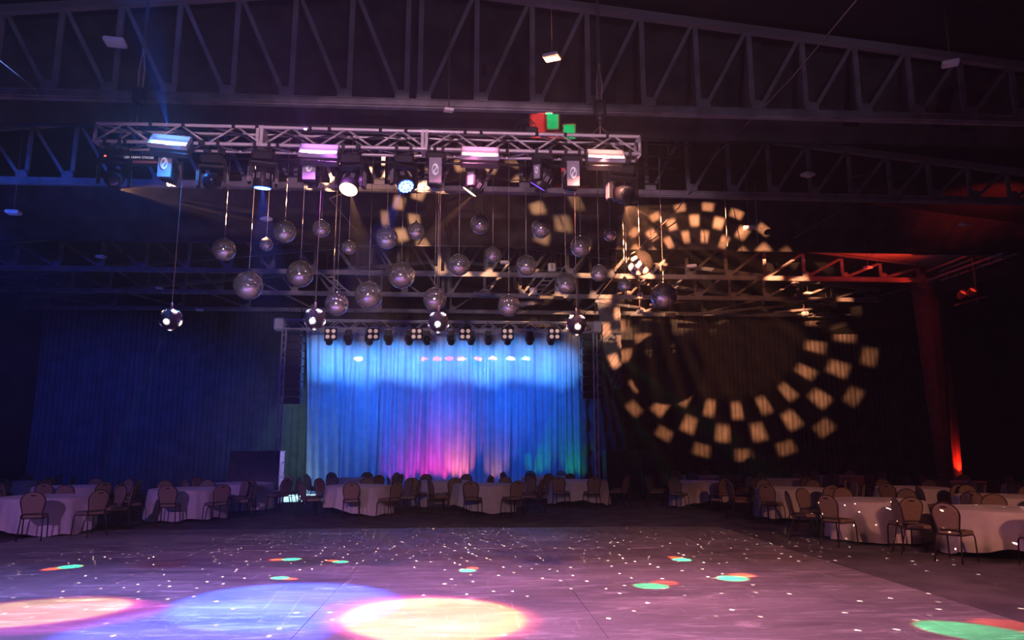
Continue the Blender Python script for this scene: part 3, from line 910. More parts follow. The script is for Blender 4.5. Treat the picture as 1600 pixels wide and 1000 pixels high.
# strobe lying on the truss with lettering, red display dots
p = P(222, 246, TY - .17)
st = thing('strobe_light', 'flat black strobe lettered in white under the left truss end', 'stage light', (p.x, TY - .05, p.z))
MB().cbox((0, 0, 0), (.54, .22, .13), .02).build('housing', M_BLACK, st)
o = link('lettering', TX_STROBE, st, (-.05, -.113, 0), (R(90), 0, 0))
MB().box((.05, -.118, -.075), (.36, .03, .035)).build('lamp_lip', mat('copper lip', (.45, .22, .16), .5), st)
MB().box((0, .06, .1), (.06, .05, .12)).box((.2, .06, .1), (.06, .05, .12)).build('clamp', M_BLACKMET, st)
for (px, py, c) in ((165, 244, (1, .08, .05)),):
    q = P(px, py, TY - .2)
    d_ = thing('control_display', 'small black control box with a glowing red dot at the left truss end', 'control box', (q.x, TY - .17, q.z))
    MB().cbox((0, 0, 0), (.2, .08, .1), .01).build('case', M_BLACK, d_)
    MB().box((0, -.043, 0), (.028, .006, .02)).build('red_indicator', emis('red led', c, 4), d_)
    MB().tube([(0, .02, .04), (0, .02, TZ - .145 - q.z + .02)], .012, 6).build('hanger', M_BLACKMET, d_)

# ------------------------------------------------------------------ suspension pipes and mirror balls
PIPE_Z = ZB
PIPES = [12.95, 13.55, 14.15]
pipe_labels = ['black suspension pipe behind the lighting truss, the front one of three', 'black suspension pipe behind the lighting truss, the middle one of three', 'black suspension pipe behind the lighting truss, the rear one of three']
for y, lb in zip(PIPES, pipe_labels):
    r_ = thing('suspension_pipe', lb, 'pipe', (0, y, PIPE_Z))
    MB().tube([(-5.2, 0, 0), (4.2, 0, 0)], .03, 8).build('pipe', M_BLACKMET, r_)
    for x in (-4.8, -1.6, 1.2, 3.9):
        MB().tube([(x, 0, 0), (x, 0, roof_z(x) + .08 - PIPE_Z)], .008, 5).build('hanger_wire', M_CHAIN, r_)

def ball_mesh(rad, cols, rows):
    mb = MB()
    core = []
    for i in range(1, rows):
        ph0, ph1 = PI * (i - .5) / rows, PI * (i + .5) / rows
        n = max(6, int(round(cols * math.sin(PI * i / rows))))
        off = random.random()
        for j in range(n):
            a0, a1 = 2 * PI * (j + off + .015) / n, 2 * PI * (j + off + .985) / n
            p0, p1 = ph0 + .015 / rows * PI, ph1 - .015 / rows * PI
            q = [Vector((math.sin(p) * math.cos(a), math.sin(p) * math.sin(a), math.cos(p))) * rad for p, a in ((p0, a0), (p1, a0), (p1, a1), (p0, a1))]
            # slight random tilt of each tile
            c = sum(q, Vector()) / 4
            t = Vector((random.gauss(0, 1), random.gauss(0, 1), random.gauss(0, 1))) * .014
            q = [c + (v - c) + (v - c).cross(t) for v in q]
            mb.add(q, [(0, 1, 2, 3)])
    me = mb.mesh('mirror_tiles', M_MIRROR, False)
    me.polygons.foreach_set('use_smooth', [True] * len(me.polygons))
    jit = {}
    nrm = []
    for p in me.polygons:
        j = Vector((random.gauss(0, 1), random.gauss(0, 1), random.gauss(0, 1))) * .022
        for vi in p.vertices: jit[vi] = j
    for v in me.vertices:
        nrm.append((v.co.normalized() + jit.get(v.index, Vector())).normalized())
    me.normals_split_custom_set_from_vertices(nrm)
    return me
CORE_M = mat('ball core', (0.5, 0.48, 0.48), 0.3, 0.8)
BALLM = {}
for nm, rad, cols, rows in (('large', .25, 78, 39), ('medium', .2, 64, 32), ('small', .15, 52, 26), ('tiny', .125, 44, 22)):
    core = MB().lathe([(0, -rad * .985)] + [(rad * .985 * math.sin(PI * k / 16), -rad * .985 * math.cos(PI * k / 16)) for k in range(1, 16)] + [(0, rad * .985)], 24).mesh('core', CORE_M)
    cap = MB().lathe([(.035, rad - .01), (.035, rad + .015), (.012, rad + .03), (.006, rad + .05)], 10).mesh('cap', M_CHROME)
    BALLM[nm] = (rad, ball_mesh(rad, cols, rows), core, cap)
BALLS = [(350, 390, 36), (445, 362, 35), (416, 382, 21), (388, 446, 45), (469, 428, 42), (502, 357, 28), (545, 387, 22), (526, 475, 36), (576, 461, 43), (604, 372, 35), (650, 361, 27), (627, 430, 42),
         (679, 467, 36), (717, 414, 35), (750, 350, 32), (770, 398, 26), (795, 477, 35), (822, 415, 34), (845, 357, 32), (884, 443, 34), (907, 385, 34), (936, 427, 27), (953, 367, 21), (976, 445, 21), (1000, 411, 41), (1037, 462, 42)]
def klass(d):
    return 'large' if d >= 40 else 'medium' if d >= 31 else 'small' if d >= 25 else 'tiny'
ORD = ['first', 'second', 'third', 'fourth', 'fifth', 'sixth', 'seventh', 'eighth', 'ninth', 'tenth', 'eleventh', 'twelfth', 'thirteenth', 'fourteenth']
order = {}
for cl in ('large', 'medium', 'small', 'tiny'):
    for i, b_ in enumerate(sorted([b_ for b_ in BALLS if klass(b_[2]) == cl])):
        order[b_] = (cl, i)
protoball = {}
for b_ in BALLS:
    px, py, dpx = b_
    cl, i = order[b_]
    rad, tiles, core, cap = BALLM[cl]
    want = 2 * rad * F / dpx
    y = min(PIPES, key=lambda q: abs(q - want))
    p = P(px, py, y)
    s = dpx * (y / (F * .985)) / (2 * rad)
    lb = '%s hanging mirror ball, the %s from the left among %s ones' % (cl, ORD[i], cl)
    root = thing('mirror_ball', lb, 'mirror ball', p, random.uniform(0, 6), 'mirror balls hanging under the truss')
    root.scale = (s, s, s)
    link('mirror_tiles', tiles, root); link('core', core, root); link('cap', cap, root)
    bar('cord', unit_tube(M_ROPE, .0045, 5), (0, 0, rad + .02), (0, 0, (PIPE_Z + .02 - p.z) / s), root)

# ------------------------------------------------------------------ globe lights
def globe(px, py, label, glow):
    p = P(px, py, TY)
    root = thing('globe_light', label, 'stage light', p, 0)
    r0 = .155
    MB().lathe([(0, -r0)] + [(r0 * math.sin(PI * k / 14), -r0 * math.cos(PI * k / 14)) for k in range(1, 14)] + [(0, r0)], 22).build('shell', M_SHELL, root)
    dirs = []
    for k in range(4): dirs.append((k * 90 - 50, 42))
    for k in range(4): dirs.append((k * 90 - 92, -22))
    dirs.append((0, -90))
    for (az, el) in dirs:
        n = Vector((math.cos(R(az)) * math.cos(R(el)), math.sin(R(az)) * math.cos(R(el)), math.sin(R(el))))
        q = n.to_track_quat('Z', 'Y').to_matrix()
        M4 = Matrix.Translation(n * r0) @ q.to_4x4()
        ring = MB().lathe([(.062, -.02), (.062, .008), (.05, .012), (.045, .0)], 16, M4).build('lens_ring', M_CHROME, root)
        MB().lathe([(.046, .001), (.03, .007), (0, .01)], 14, M4).build('lens', glow, ring)
        MB().lathe([(.016, .0105), (.013, .013), (0, .0135)], 10, M4).build('bulb', E_WARM2, ring)
    MB().tube([(0, -.17, TZ - .145 - p.z), (0, .17, TZ - .145 - p.z)], .014, 6).build('cross_hook', M_ALU, root)
    MB().tube([(0, 0, r0 - .01), (0, 0, r0 + .1)], .018, 8).tube([(0, 0, r0 + .1), (0, 0, TZ - .145 - p.z)], .0045, 6).build('hanging_rod', M_CHAIN, root)
    return root
E_GW = emis('globe lens warm', (1.0, 0.86, 0.55), 1.6)
E_GC = emis('globe lens cool', (0.70, 0.95, 0.85), 1.5)
globe(267, 499, 'round globe light with many lenses, hung farthest left on a long rod', E_GW)
globe(492, 498, 'round globe light hung in front of the stage truss left end', E_GC)
globe(685, 503, 'round globe light hung in front of the stage truss middle', E_GC)
globe(901, 507, 'round globe light with amber lenses before the stage truss right end', E_GW)

# ------------------------------------------------------------------ stage: truss, heads, curtain
sl, sr = P(432, 508, SY), P(937, 511, SY)
SZ = (sl.z + sr.z) / 2
ST = thing('stage_truss', 'thinner aluminium truss above the blue curtain', 'truss', (0, SY, SZ))
box_truss(ST, sl.x + .25, sr.x - .2, .30, .024, .014, .36, M_ALU)
for (x, sg) in ((sl.x + .12, 1), (sr.x - .1, -1)):
    MB().cbox((x, 0, 0), (.36, .4, .40), .05).build('corner_block', M_ALU, ST)
# towers
for (x, lb) in ((P(440, 600, SY).x, 'slim upright tower sleeved in pale cloth left of the curtain'), (P(931, 600, SY).x, 'slim dark upright tower at the right end of the stage truss')):
    tw = thing('truss_tower', lb, 'tower', (x, SY, 0))
    MB().box((0, 0, .015), (.6, .6, .03)).build('base_plate', M_STEEL, tw)
    for dx in (-.06, .06):
        for dy in (-.06, .06):
            bar('leg', unit_tube(M_ALU, .02, 8), (dx, dy, .03), (dx, dy, SZ - .2), tw)
    for k in range(9):
        z = .2 + k * .55
        bar('lattice_brace', unit_tube(M_ALU, .01, 6), (-.06, -.06, z), (.06, -.06, z + .5), tw)
# four-lamp blinders
for k, px in enumerate((517, 583, 651, 727, 793, 866)):
    p = P(px, 522, SY - .25)
    b_ = thing('blinder', 'four-lamp blinder on the stage truss, %s from the left' % ORD[k], 'stage light', (p.x, SY - .25, p.z), 0, 'four-lamp blinders on the stage truss')
    MB().cbox((0, 0, 0), (.40, .12, .40), .02).build('housing', M_BLACK, b_)
    for dx in (-.095, .095):
        for dz in (-.095, .095):
            M4 = Matrix.Translation((dx, -.06, dz)) @ Matrix.Rotation(R(90), 4, 'X')
            rg = MB().lathe([(.085, 0), (.085, .03), (.075, .03), (.07, .0)], 14, M4).build('lamp_ring', M_BLACKMET, b_)
            MB().lathe([(.07, .005), (.04, .016), (0, .02)], 12, M4).build('lamp', mat('pinkish lamp glass', (.9, .75, .72), .25, emit=(1, .6, .55), estr=.35), rg)
    MB().box((0, .09, .1), (.05, .16, .05)).build('bracket', M_BLACKMET, b_)
# small heads under the stage truss
def stage_head(k, px):
    p = P(px, 531, SY)
    r_ = thing('stage_wash_head', 'small black wash head under the stage truss, %s from the left' % ORD[k], 'stage light', (p.x, SY, p.z), 0, 'small wash heads on the stage truss')
    zt = SZ - .15 - p.z
    MB().cbox((0, 0, (zt + .12) / 2), (.2, .2, max(.05, zt - .10)), .02).build('base', M_BLACK, r_)
    y = MB()
    for sg in (-1, 1): y.prism([(-.05, -.05), (.05, -.05), (.05, .15), (-.05, .15)], sg * .12, sg * .15, 'x')
    y.box((0, 0, .13), (.3, .1, .03)).build('yoke', M_BLACK, r_)
    H = Matrix.Rotation(R(52), 4, 'X')
    h = MB().lathe([(0, .16), (.08, .15), (.115, .08), (.12, -.1), (.115, -.15), (.1, -.155)], 16, H).build('head', M_BLACK, r_)
    MB().lathe([(.1, -.155), (.05, -.165), (0, -.167)], 14, H).build('lens', emis('stage head lens', (.3, .6, 1), 2.0), h)
    return r_
for k, px in enumerate(STAGE_HEADS):
    stage_head(k, px)

def cloth_wall(x0, x1, y, z0, z1, pleat, amp, seed, taper=0.0, gather=0.0, rows=12, res=8):
    """hanging pleated cloth, two sided thickness left to the material"""
    rnd = random.Random(seed)
    n = int((x1 - x0) / pleat * res) + 1
    ph = [rnd.uniform(-.6, .6) for _ in range(n // res + 3)]
    am = [rnd.uniform(.5, 1.25) for _ in range(n // res + 3)]
    vs, fs = [], []
    for r_ in range(rows + 1):
        f = r_ / rows
        z = z1 + (z0 - z1) * f
        for i in range(n + 1):
            u = i / n
            k = i / res
            kk = int(k); t = k - kk
            a = am[kk] * (1 - t) + am[kk + 1] * t
            p_ = ph[kk] * (1 - t) + ph[kk + 1] * t
            d = amp * a * math.sin(2 * PI * k + p_ + .25 * math.sin(3 * f + kk)) * (.65 + .5 * f) + amp * .5 * math.sin(k * 2.1 + seed)
            x = x0 + (x1 - x0) * u
            xc = (x0 + x1) / 2
            x = x + (xc - x) * gather * f + taper * f + .03 * math.sin(4 * f + kk * 1.3)
            vs.append((x, y + d, z))
    for r_ in range(rows):
        for i in range(n):
            a = r_ * (n + 1) + i
            fs.append((a, a + 1, a + n + 2, a + n + 1))
    return MB().add(vs, fs, 0, True)

cx = [P(q, 600, CY).x for q in (476, 530, 590, 662, 736, 800, 868, 908)]
ztop = P(700, 511, CY).z
CU = thing('stage_curtain', 'pleated pale satin curtain washed blue behind the stage truss', 'curtain', (0, 0, 0))
for i in range(7):
    cloth_wall(cx[i] - .06, cx[i + 1] + .06, CY + .05 * (i % 2), .03, ztop, .33 if i < 6 else .25, .11, 20 + i, taper=(0.25 if i == 0 else 0), gather=0.06).build('curtain_panel', M_SATIN, CU)
MB().tube([(cx[0] - .2, CY, ztop), (cx[-1] + .2, CY, ztop)], .035, 8).build('curtain_pipe', M_BLACKMET, CU)
# draped swag at the right
SWG = thing('draped_swag', 'dark draped curtain swag gathered at the right of the stage', 'curtain', (0, 0, 0))
x0, x1 = P(905, 600, CY).x, P(992, 600, CY).x
vs, fs = [], []
nx, nz = 60, 40
for j in range(nz + 1):
    f = j / nz
    z = P(700, 515, CY).z * (1 - f) + .05 * f
    wl = x0 + (0.0) * f
    wr = x0 + (x1 - x0) * (.45 + .55 * f ** 1.6)
    for i in range(nx + 1):
        u = i / nx
        sag = .9 * math.sin(PI * u) * (f * (1 - f)) * 2
        d = .10 * math.sin(9 * PI * u + 2.5 * f) + .07 * math.sin((f + .5 * u * u) * 42) * (.4 + f * (1 - f) * 3)
        vs.append((wl + (wr - wl) * u, CY - .35 + d, max(.03, z - sag * .3)))
for j in range(nz):
    for i in range(nx):
        a = j * (nx + 1) + i
        fs.append((a, a + 1, a + nx + 2, a + nx + 1))
MB().add(vs, fs, 0, True).build('swag_cloth', M_SATIN2, SWG)
# tie-back drape right of the PA
TB = thing('tied_drape', 'gathered grey drape with slanting folds beside the right line array', 'curtain', (0, 0, 0))
xa = P(934, 600, 27.3).x; xb = P(972, 600, 27.3).x
vs, fs = [], []
zt, zb = ZB, P(700, 606, 27.3).z
for j in range(41):
    f = j / 40
    z = zt + (zb - zt) * f
    for i in range(25):
        u = i / 24
        x = xa + (xb - xa) * (u * (1 - .55 * f) + .55 * f)
        d = .06 * math.sin((f * 9 + u * 2.2) * 2 * PI)
        vs.append((x, 27.3 + d, z - .5 * u * u * f * (1 - f)))
for j in range(40):
    for i in range(24):
        a = j * 25 + i
        fs.append((a, a + 1, a + 26, a + 25))
MB().add(vs, fs, 0, True).build('cloth', M_SATIN2, TB)

# back drape over the whole rear wall, a left leg drape
BD = thing('back_drape', 'black pleated drape hung along the whole back wall behind the tables', 'curtain', (0, 0, 0))
xw = XL + .2
k = 0
while xw < XR - .3:
    x2 = min(xw + 3.05, XR - .2)
    cloth_wall(xw, x2, 32.4, .02, CAM_Z + 6.0, .22, .035, 50 + k, rows=2, res=6).build('drape_panel', mat('dark brown drape', (.06, .055, .052), .95, 0, .2, 2, spec=.1), BD)
    xw += 3.0; k += 1
LG = thing('leg_drape', 'narrow black masking drape behind the left line array', 'curtain', (0, 0, 0))
cloth_wall(P(443, 600, 31.4).x, P(482, 600, 31.4).x, 31.4, .03, ztop, .3, .05, 5, rows=2).build('cloth', M_CLOTHBLK, LG)

# line arrays
def line_array(px, y0, step, n, label, w=.62):
    p = P(px, y0, 24.9)
    hh = step * 24.9 / F
    r_ = thing('line_array', label, 'loudspeaker', (p.x, 24.9, p.z))
    MB().box((0, 0, .12), (.5, .5, .06)).tube([(-.2, 0, .1), (-.2, 0, 1.1)], .012, 6).tube([(.2, 0, .1), (.2, 0, 1.1)], .012, 6).build('fly_frame', M_BLACKMET, r_)
    for k in range(n):
        z = -hh * (k + .5)
        c = MB().prism([(-.22, -hh * .46), (.24, -hh * .40), (.24, hh * .40), (-.22, hh * .46)], -w / 2, w / 2, 'x').build('cabinet', M_BLACK, r_, (0, 0.01 * k, z))
        MB().box((0, -.225, 0), (w * .9, .012, hh * .8)).build('grille', M_BLACKMET, c)
        MB().box((-w / 2 + .03, -.24, hh * .4), (.035, .02, .03)).box((w / 2 - .03, -.24, hh * .4), (.035, .02, .03)).build('rigging_pin', M_WHITEPL, c)
    return r_
line_array(460, 524, 11.9, 9, 'black line array of loudspeakers hung left of the blue curtain')
line_array(922, 521, 11.6, 9, 'black line array of loudspeakers hung right of the blue curtain')
# subwoofers
for i, (px, lb) in enumerate(((957, 'tall black bass cabinet beside the swag, first of three'), (984, 'tall black bass cabinet, middle one of three'), (1011, 'tall black bass cabinet, outer one of three'))):
    p = FL(px, 782)
    s_ = thing('bass_cabinet', lb, 'loudspeaker', (P(px, 740, 26.2).x, 26.2, 0), 0, 'bass cabinets right of the stage')
    MB().cbox((0, 0, .85), (.57, .7, 1.7), .02).build('cabinet', M_BLACK, s_)
    for z in (.45, 1.25):
        MB().box((0, -.355, z), (.5, .014, .7)).build('grille', M_BLACKMET, s_)
    MB().box((-.27, -.35, .85), (.012, .02, 1.6)).build('edge_trim', M_STEEL, s_)

# road cases
def road_case(z0, label):
    c0 = P(401, 740, 23.7)
    w = 72 / F * 23.4
    r_ = thing('road_case', label, 'road case', (c0.x, 23.7, z0))
    h = .78
    MB().box((0, 0, h / 2), (w, .6, h)).build('body', M_CASE, r_)
    MB().box((w / 2 + .012, 0, h / 2), (.025, .56, h - .06)).build('end_panel', M_CASESIDE, r_)
    for z in (.02, h - .02): MB().box((w / 2 + .02, 0, z), (.03, .64, .04)).build('end_strip', M_ALU, r_)
    ed = MB()
    for z in (.015, h - .015):
        for y in (-.3, .3): ed.box((0, y, z), (w + .05, .035, .035))
        for x in (-w / 2, w / 2): ed.box((x, 0, z), (.05, .62, .03))
    for x in (-w / 2, w / 2):
        for y in (-.3, .3): ed.box((x, y, h / 2), (.045, .035, h))
    ed.build('edge_extrusion', M_CASE, r_)
    MB().tube([(w / 2 + .03, -.1, h * .55), (w / 2 + .06, -.1, h * .55), (w / 2 + .06, .1, h * .55), (w / 2 + .03, .1, h * .55)], .012, 6).build('handle', M_CHROME, r_)
    return r_
road_case(.1, 'dark road case with metal edges standing on wheels, the lower of two')
wb = bpy.data.objects['road_case']
for x in (-.6, .6):
    for y in (-.2, .2):
        MB().tube([(x - .03, y, -.05), (x + .03, y, -.05)], .05, 12).build('caster', M_RUBBER, wb)
road_case(.885, 'dark road case with metal edges, stacked on the other one')

# cable on the floor by the case
q = [FL(x, y, .012) for x, y in ((446, 767), (452, 776), (462, 774), (480, 771), (500, 772), (520, 774))]
tag(MB().tube(q, .012, 5).build('floor_cable', M_RUBBER), 'thin black cable lying on the lit floor beside the road cases', 'cable')

# floor uplight bodies before the curtain
for k, px in enumerate((612, 640, 665, 690, 718, 775, 838, 895)):
    y = CY - (.75 if k < 6 else .9)
    x = P(px, 772, y).x
    u_ = thing('floor_uplight_can', 'small black floor uplight at the foot of the curtain, %s from the left' % ORD[k], 'stage light', (x, y - .02, 0), 0, 'floor uplights before the curtain')
    MB().lathe([(.09, 0), (.09, .07), (.08, .09), (.07, .075), (0, .07)], 14).build('can', M_BLACK, u_)

# ------------------------------------------------------------------ pendant floods under the roof
PEND = [(180, 66, 11.25, 32, 'white flood light high above the left truss end'), (862, 89, 10.4, 27, 'white flood light high above the red bar'), (1485, 99, 10.6, 27, 'white flood light high in the right roof corner'),
        (1262, 273, 15.2, 20, 'white flood light under the second roof truss at right'), (21, 332, 15.2, 20, 'white flood light low in the left haze'), (158, 401, 20.5, 14, 'small white flood light in the dark left bay'),
        (416, 342, 18.0, 16, 'white flood light above a tiny mirror ball'), (249, 450, 22.5, 11, 'small white flood light in front of a far left truss'), (312, 484, 26.0, 11, 'faint flood light just above the left drapes'), (1506, 351, 17.0, 16, 'white flood light in the black right bay'),
        (1170, 356, 17.5, 18, 'white flood light in the upper dots of the light ring'), (1081, 416, 22.5, 16, 'brightly lit flood light on the orange truss'), (1356, 418, 22.5, 13, 'reddish flood light below the red roof'), (788, 410, 21.0, 14, 'violet-lit flood light among the mirror balls'),
        (1262, 458, 26.0, 12, 'small flood light among the rear truss bars'), (701, 172, 11.4, 16, 'small white tag-like lamp under the nearest roof truss')]
for (px, py, y, wpx, lb) in PEND:
    p = P(px, py, y)
    w = wpx / F * y
    r_ = thing('flood_light', lb, 'lamp', p, random.uniform(-.5, .5), 'small flood lights under the roof')
    MB().cbox((0, 0, .0), (w, w * .8, w * .22), w * .05).build('housing', M_WHITEPL, r_)
    MB().box((0, 0, -w * .125), (w * .8, w * .62, w * .04)).build('diffuser', M_DIFF, r_)
    for k in range(3): MB().box((0, (k - 1) * w * .22, w * .14), (w * .8, w * .05, w * .08)).build('cooling_fin', M_GREYPL, r_)
    MB().tube([(0, 0, w * .1), (0, 0, roof_z(p.x) + .08 - p.z)], .006, 5).build('cord', M_CHAIN, r_)

# wires strung across the roof
def wire(name, pts, r, label):
    return tag(MB().tube(pts, r, 5).build(name, M_CHAIN), label, 'wire')
q0 = P(1345, -8, 9.6)
wire('bracing_wire', [(q0.x + .1, q0.y - .1, roof_z(q0.x) + .05), q0, P(1240, 118, 10.9), P(1195, 165, 11.5), P(1120, 240, 13.4), P(1060, 325, 16.5), P(1012, 374, 19.0), P(965, 425, 22.0), P(905, 501, 24.4)], .012,
     'long slanting cable from the upper right roof down to the stage truss')
q1 = P(-25, 75, 9.2)
wire('bracing_wire', [(q1.x, q1.y, roof_z(q1.x) + .05), q1, P(0, 95, 9.5), P(50, 135, 10.8), P(62, 150, 11.55)], .008, 'thin wire in the upper left corner')
wire('bracing_wire', [P(542, 300, 15.2), P(515, 310, 15.2), P(560, 365, 17.2)], .012, 'short slanted wire behind the warm head')
wire('bracing_wire', [P(1345, 470, 27.2), P(1480, 434, 23.75)], .02, 'dark slanted rod below the red roof')
wire('bracing_wire', [P(1320, 280, 15.4), P(1450, 250, 15.0), P(1240, 372, 18.2)], .008, 'faint wire under the second truss at far right')

# vertical conduits with tags among far trusses
for (px, y0, y1, dep, lb) in ((686, 300, 455, 15.5, 'thin pale rod hanging right of centre among the balls'), (527, 300, 458, 15.5, 'thin pale rod hanging to the lowest medium ball at left'), (1133, 318, 385, 18.3, 'short lit rod in the upper ring dots'),
                              (1181, 325, 378, 18.3, 'short rod with a fitting right of the upper ring dots'), (976, 310, 420, 15.5, 'thin amber rod above a tiny ball')):
    a, b2 = P(px, y0, dep), P(px, y1, dep)
    tag(MB().tube([(a.x, a.y, roof_z(a.x) + .08), (a.x, a.y, b2.z)], .009, 6).build('hanging_rod', M_ROPE), lb, 'rod')

# clutter among the rear trusses: ladder tray, ducts, brackets, rolled cloths
lad = thing('cable_ladder', 'orange-lit cable ladder slanting down behind the mirror balls', 'ladder', (0, 0, 0))
a, b2 = P(868, 415, 24.0), P(826, 462, 24.3)
off = Vector((.34, 0, 0))
bar('side_rail', unit_bar(M_STEEL, .05, .06), a, b2, lad); bar('side_rail', unit_bar(M_STEEL, .05, .06), a + off, b2 + off, lad)
for k in range(7):
    t = (k + .5) / 7
    q = a.lerp(b2, t)
    bar('rung', unit_bar(M_STEEL, .03, .03), q, q + off, lad)
MB().tube([a + off / 2, (a.x + .17, a.y, roof_z(a.x) + .08)], .012, 5).build('hanger', M_CHAIN, lad)
lad2 = thing('cable_ladder', 'violet-lit cable ladder slanting down behind the left mirror balls', 'ladder', (0, 0, 0))
a, b2 = P(505, 430, 24.0), P(537, 460, 24.3)
bar('side_rail', unit_bar(M_STEEL, .04, .05), a, b2, lad2); bar('side_rail', unit_bar(M_STEEL, .04, .05), a + off * .7, b2 + off * .7, lad2)
for k in range(5):
    q = a.lerp(b2, (k + .5) / 5)
    bar('rung', unit_bar(M_STEEL, .03, .03), q, q + off * .7, lad2)
MB().tube([a + off * .35, (a.x + .12, a.y, roof_z(a.x) + .08)], .012, 5).build('hanger', M_CHAIN, lad2)
def duct(p0, p1, r, lb, name='duct'):
    root = thing(name, lb, 'duct', (0, 0, 0))
    MB().tube([p0, p1], r, 12).build('shell', M_STEEL, root)
    m_ = (Vector(p0) + Vector(p1)) / 2
    MB().tube([m_, (m_.x, m_.y, roof_z(m_.x) + .08)], .008, 5).build('hanger', M_CHAIN, root)
    for k in range(1, 4):
        q = Vector(p0).lerp(Vector(p1), k / 4)
        d = (Vector(p1) - Vector(p0)).normalized() * .03
        MB().tube([q - d, q + d], r * 1.08, 12).build('band', M_STEEL, root)
    return root
duct(P(740, 458, 26.0), P(880, 466, 26.2), .07, 'pale duct just under the orange trusses left of centre')
duct(P(782, 480, 27.5), P(850, 470, 27.5), .10, 'short thick pale duct above the stage truss')
duct(P(930, 470, 27.0), P(1000, 481, 27.0), .06, 'short slanted duct behind the tiny mirror balls')
duct(P(985, 490, 27.5), P(1055, 492, 27.5), .09, 'bright orange duct under the lowest large mirror ball')
duct(P(1015, 476, 28.0), P(1100, 468, 28.2), .05, 'thin duct right of the lowest large mirror ball')
duct(P(1070, 492, 28.5), P(1225, 478, 28.8), .06, 'long thin duct sloping up to the right under the trusses')
duct(P(1210, 488, 28.0), P(1300, 480, 28.0), .05, 'orange-lit pipe bundle at the right of the rear trusses')
duct(P(1255, 493, 28.6), P(1330, 492, 28.6), .05, 'low orange-lit pipe just above the back drape')
def bracket(px, py, dep, w, h, lb):
    p = P(px, py, dep)
    r_ = thing('junction_box', lb, 'box', p)
    W, H = w / F * dep, h / F * dep
    MB().cbox((0, 0, 0), (W, .2, H), .02).build('case', M_WHITEPL, r_)
    MB().box((0, -.105, 0), (W * .25, .01, H * .6)).build('cover', M_GREYPL, r_)
    MB().tube([(0, .05, 0), (0, .05, roof_z(p.x) + .08 - p.z)], .012, 5).build('hanger', M_CHAIN, r_)
bracket(862, 418, 23.3, 12, 13, 'pale junction box above the slanting cable ladder')
bracket(1000, 487, 26.8, 10, 6, 'small bright box beside the orange duct')
bracket(833, 455, 26.6, 12, 10, 'pale bracket box at the foot of the cable ladder')
bracket(1258, 490, 27.8, 9, 6, 'tiny bright box at right under the rear trusses')
bracket(1000, 462, 26.7, 8, 9, 'small box on the rear truss by a tiny ball')

# ------------------------------------------------------------------ right aisle: draped column, lit pole, red cans
def column(px, dep, w0, w1, z0, z1, m, name, label, cat):
    p = P(px, 600, dep)
    r_ = thing(name, label, cat, (p.x, dep, 0))
    vs, fs = [], []
    n, rows = 40, 14
    for j in range(rows + 1):
        f = j / rows
        rr = (w0 + (w1 - w0) * f) / 2 * (1 + .06 * math.sin(f * PI))
        for i in range(n):
            a = 2 * PI * i / n
            q = rr * (1 + .045 * math.sin(9 * a + f))
            vs.append((q * math.cos(a), q * math.sin(a), z0 + (z1 - z0) * f))
    for j in range(rows):
        for i in range(n):
            fs.append((j * n + i, j * n + (i + 1) % n, (j + 1) * n + (i + 1) % n, (j + 1) * n + i))
    MB().add(vs, fs, 0, True).build('cloth_wrap', m, r_)
    MB().tube([(0, 0, 0), (0, 0, z1)], min(w0, w1) * .3, 12).build('post', M_STEEL, r_)
    return r_
zc = P(1460, 500, 24.5).z
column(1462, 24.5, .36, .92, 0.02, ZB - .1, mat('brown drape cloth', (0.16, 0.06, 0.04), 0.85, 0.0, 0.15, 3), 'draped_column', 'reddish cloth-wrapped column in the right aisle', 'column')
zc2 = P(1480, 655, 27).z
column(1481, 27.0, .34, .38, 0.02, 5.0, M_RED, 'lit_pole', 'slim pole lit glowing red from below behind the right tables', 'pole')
p = P(1481, 746, 26.55)
p.x = P(1481, 600, 27.0).x - .04
pl = thing('plinth', 'low dark plinth carrying the red uplight behind the right tables', 'plinth', (p.x, 26.55, 0))
MB().cbox((0, 0, (p.z - .12) / 2), (.4, .4, p.z - .12), .02).build('body', M_BLACK, pl)
MB().box((0, 0, p.z - .11), (.44, .44, .02)).build('top', M_BLACK, pl)
ul = thing('red_uplight', 'small red uplight can at the foot of the glowing pole', 'lamp', (p.x, 26.55, p.z - .10))
MB().lathe([(.13, 0), (.15, .09), (.14, .10), (.13, .085), (0, .08)], 16).build('can', M_BLACK, ul)
MB().lathe([(.125, .088), (0, .092)], 14).build('lens', emis('red uplight lens', (1, .12, .05), 6.0), ul)
spot('red_uplight_beam', (p.x, 26.58, p.z + .02), (p.x + .04, 27.0, p.z + .8), 160, (1.0, .05, .02), 24, 1.0, .03)
spot('red_column_beam', P(1500, 735, 23.2), P(1462, 610, 24.5), 4, (1.0, .10, .05), 26, 1.0, .03)
sh = thing('lamp_shelf', 'red-lit shelf bar under two round lamps in the right aisle', 'shelf', P(1516, 470, 21.6))
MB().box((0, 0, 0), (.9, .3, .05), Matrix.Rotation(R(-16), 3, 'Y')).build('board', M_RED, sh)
MB().tube([(.3, .1, 0), (.3, .1, 1.9)], .03, 8).build('support', M_STEEL, sh)
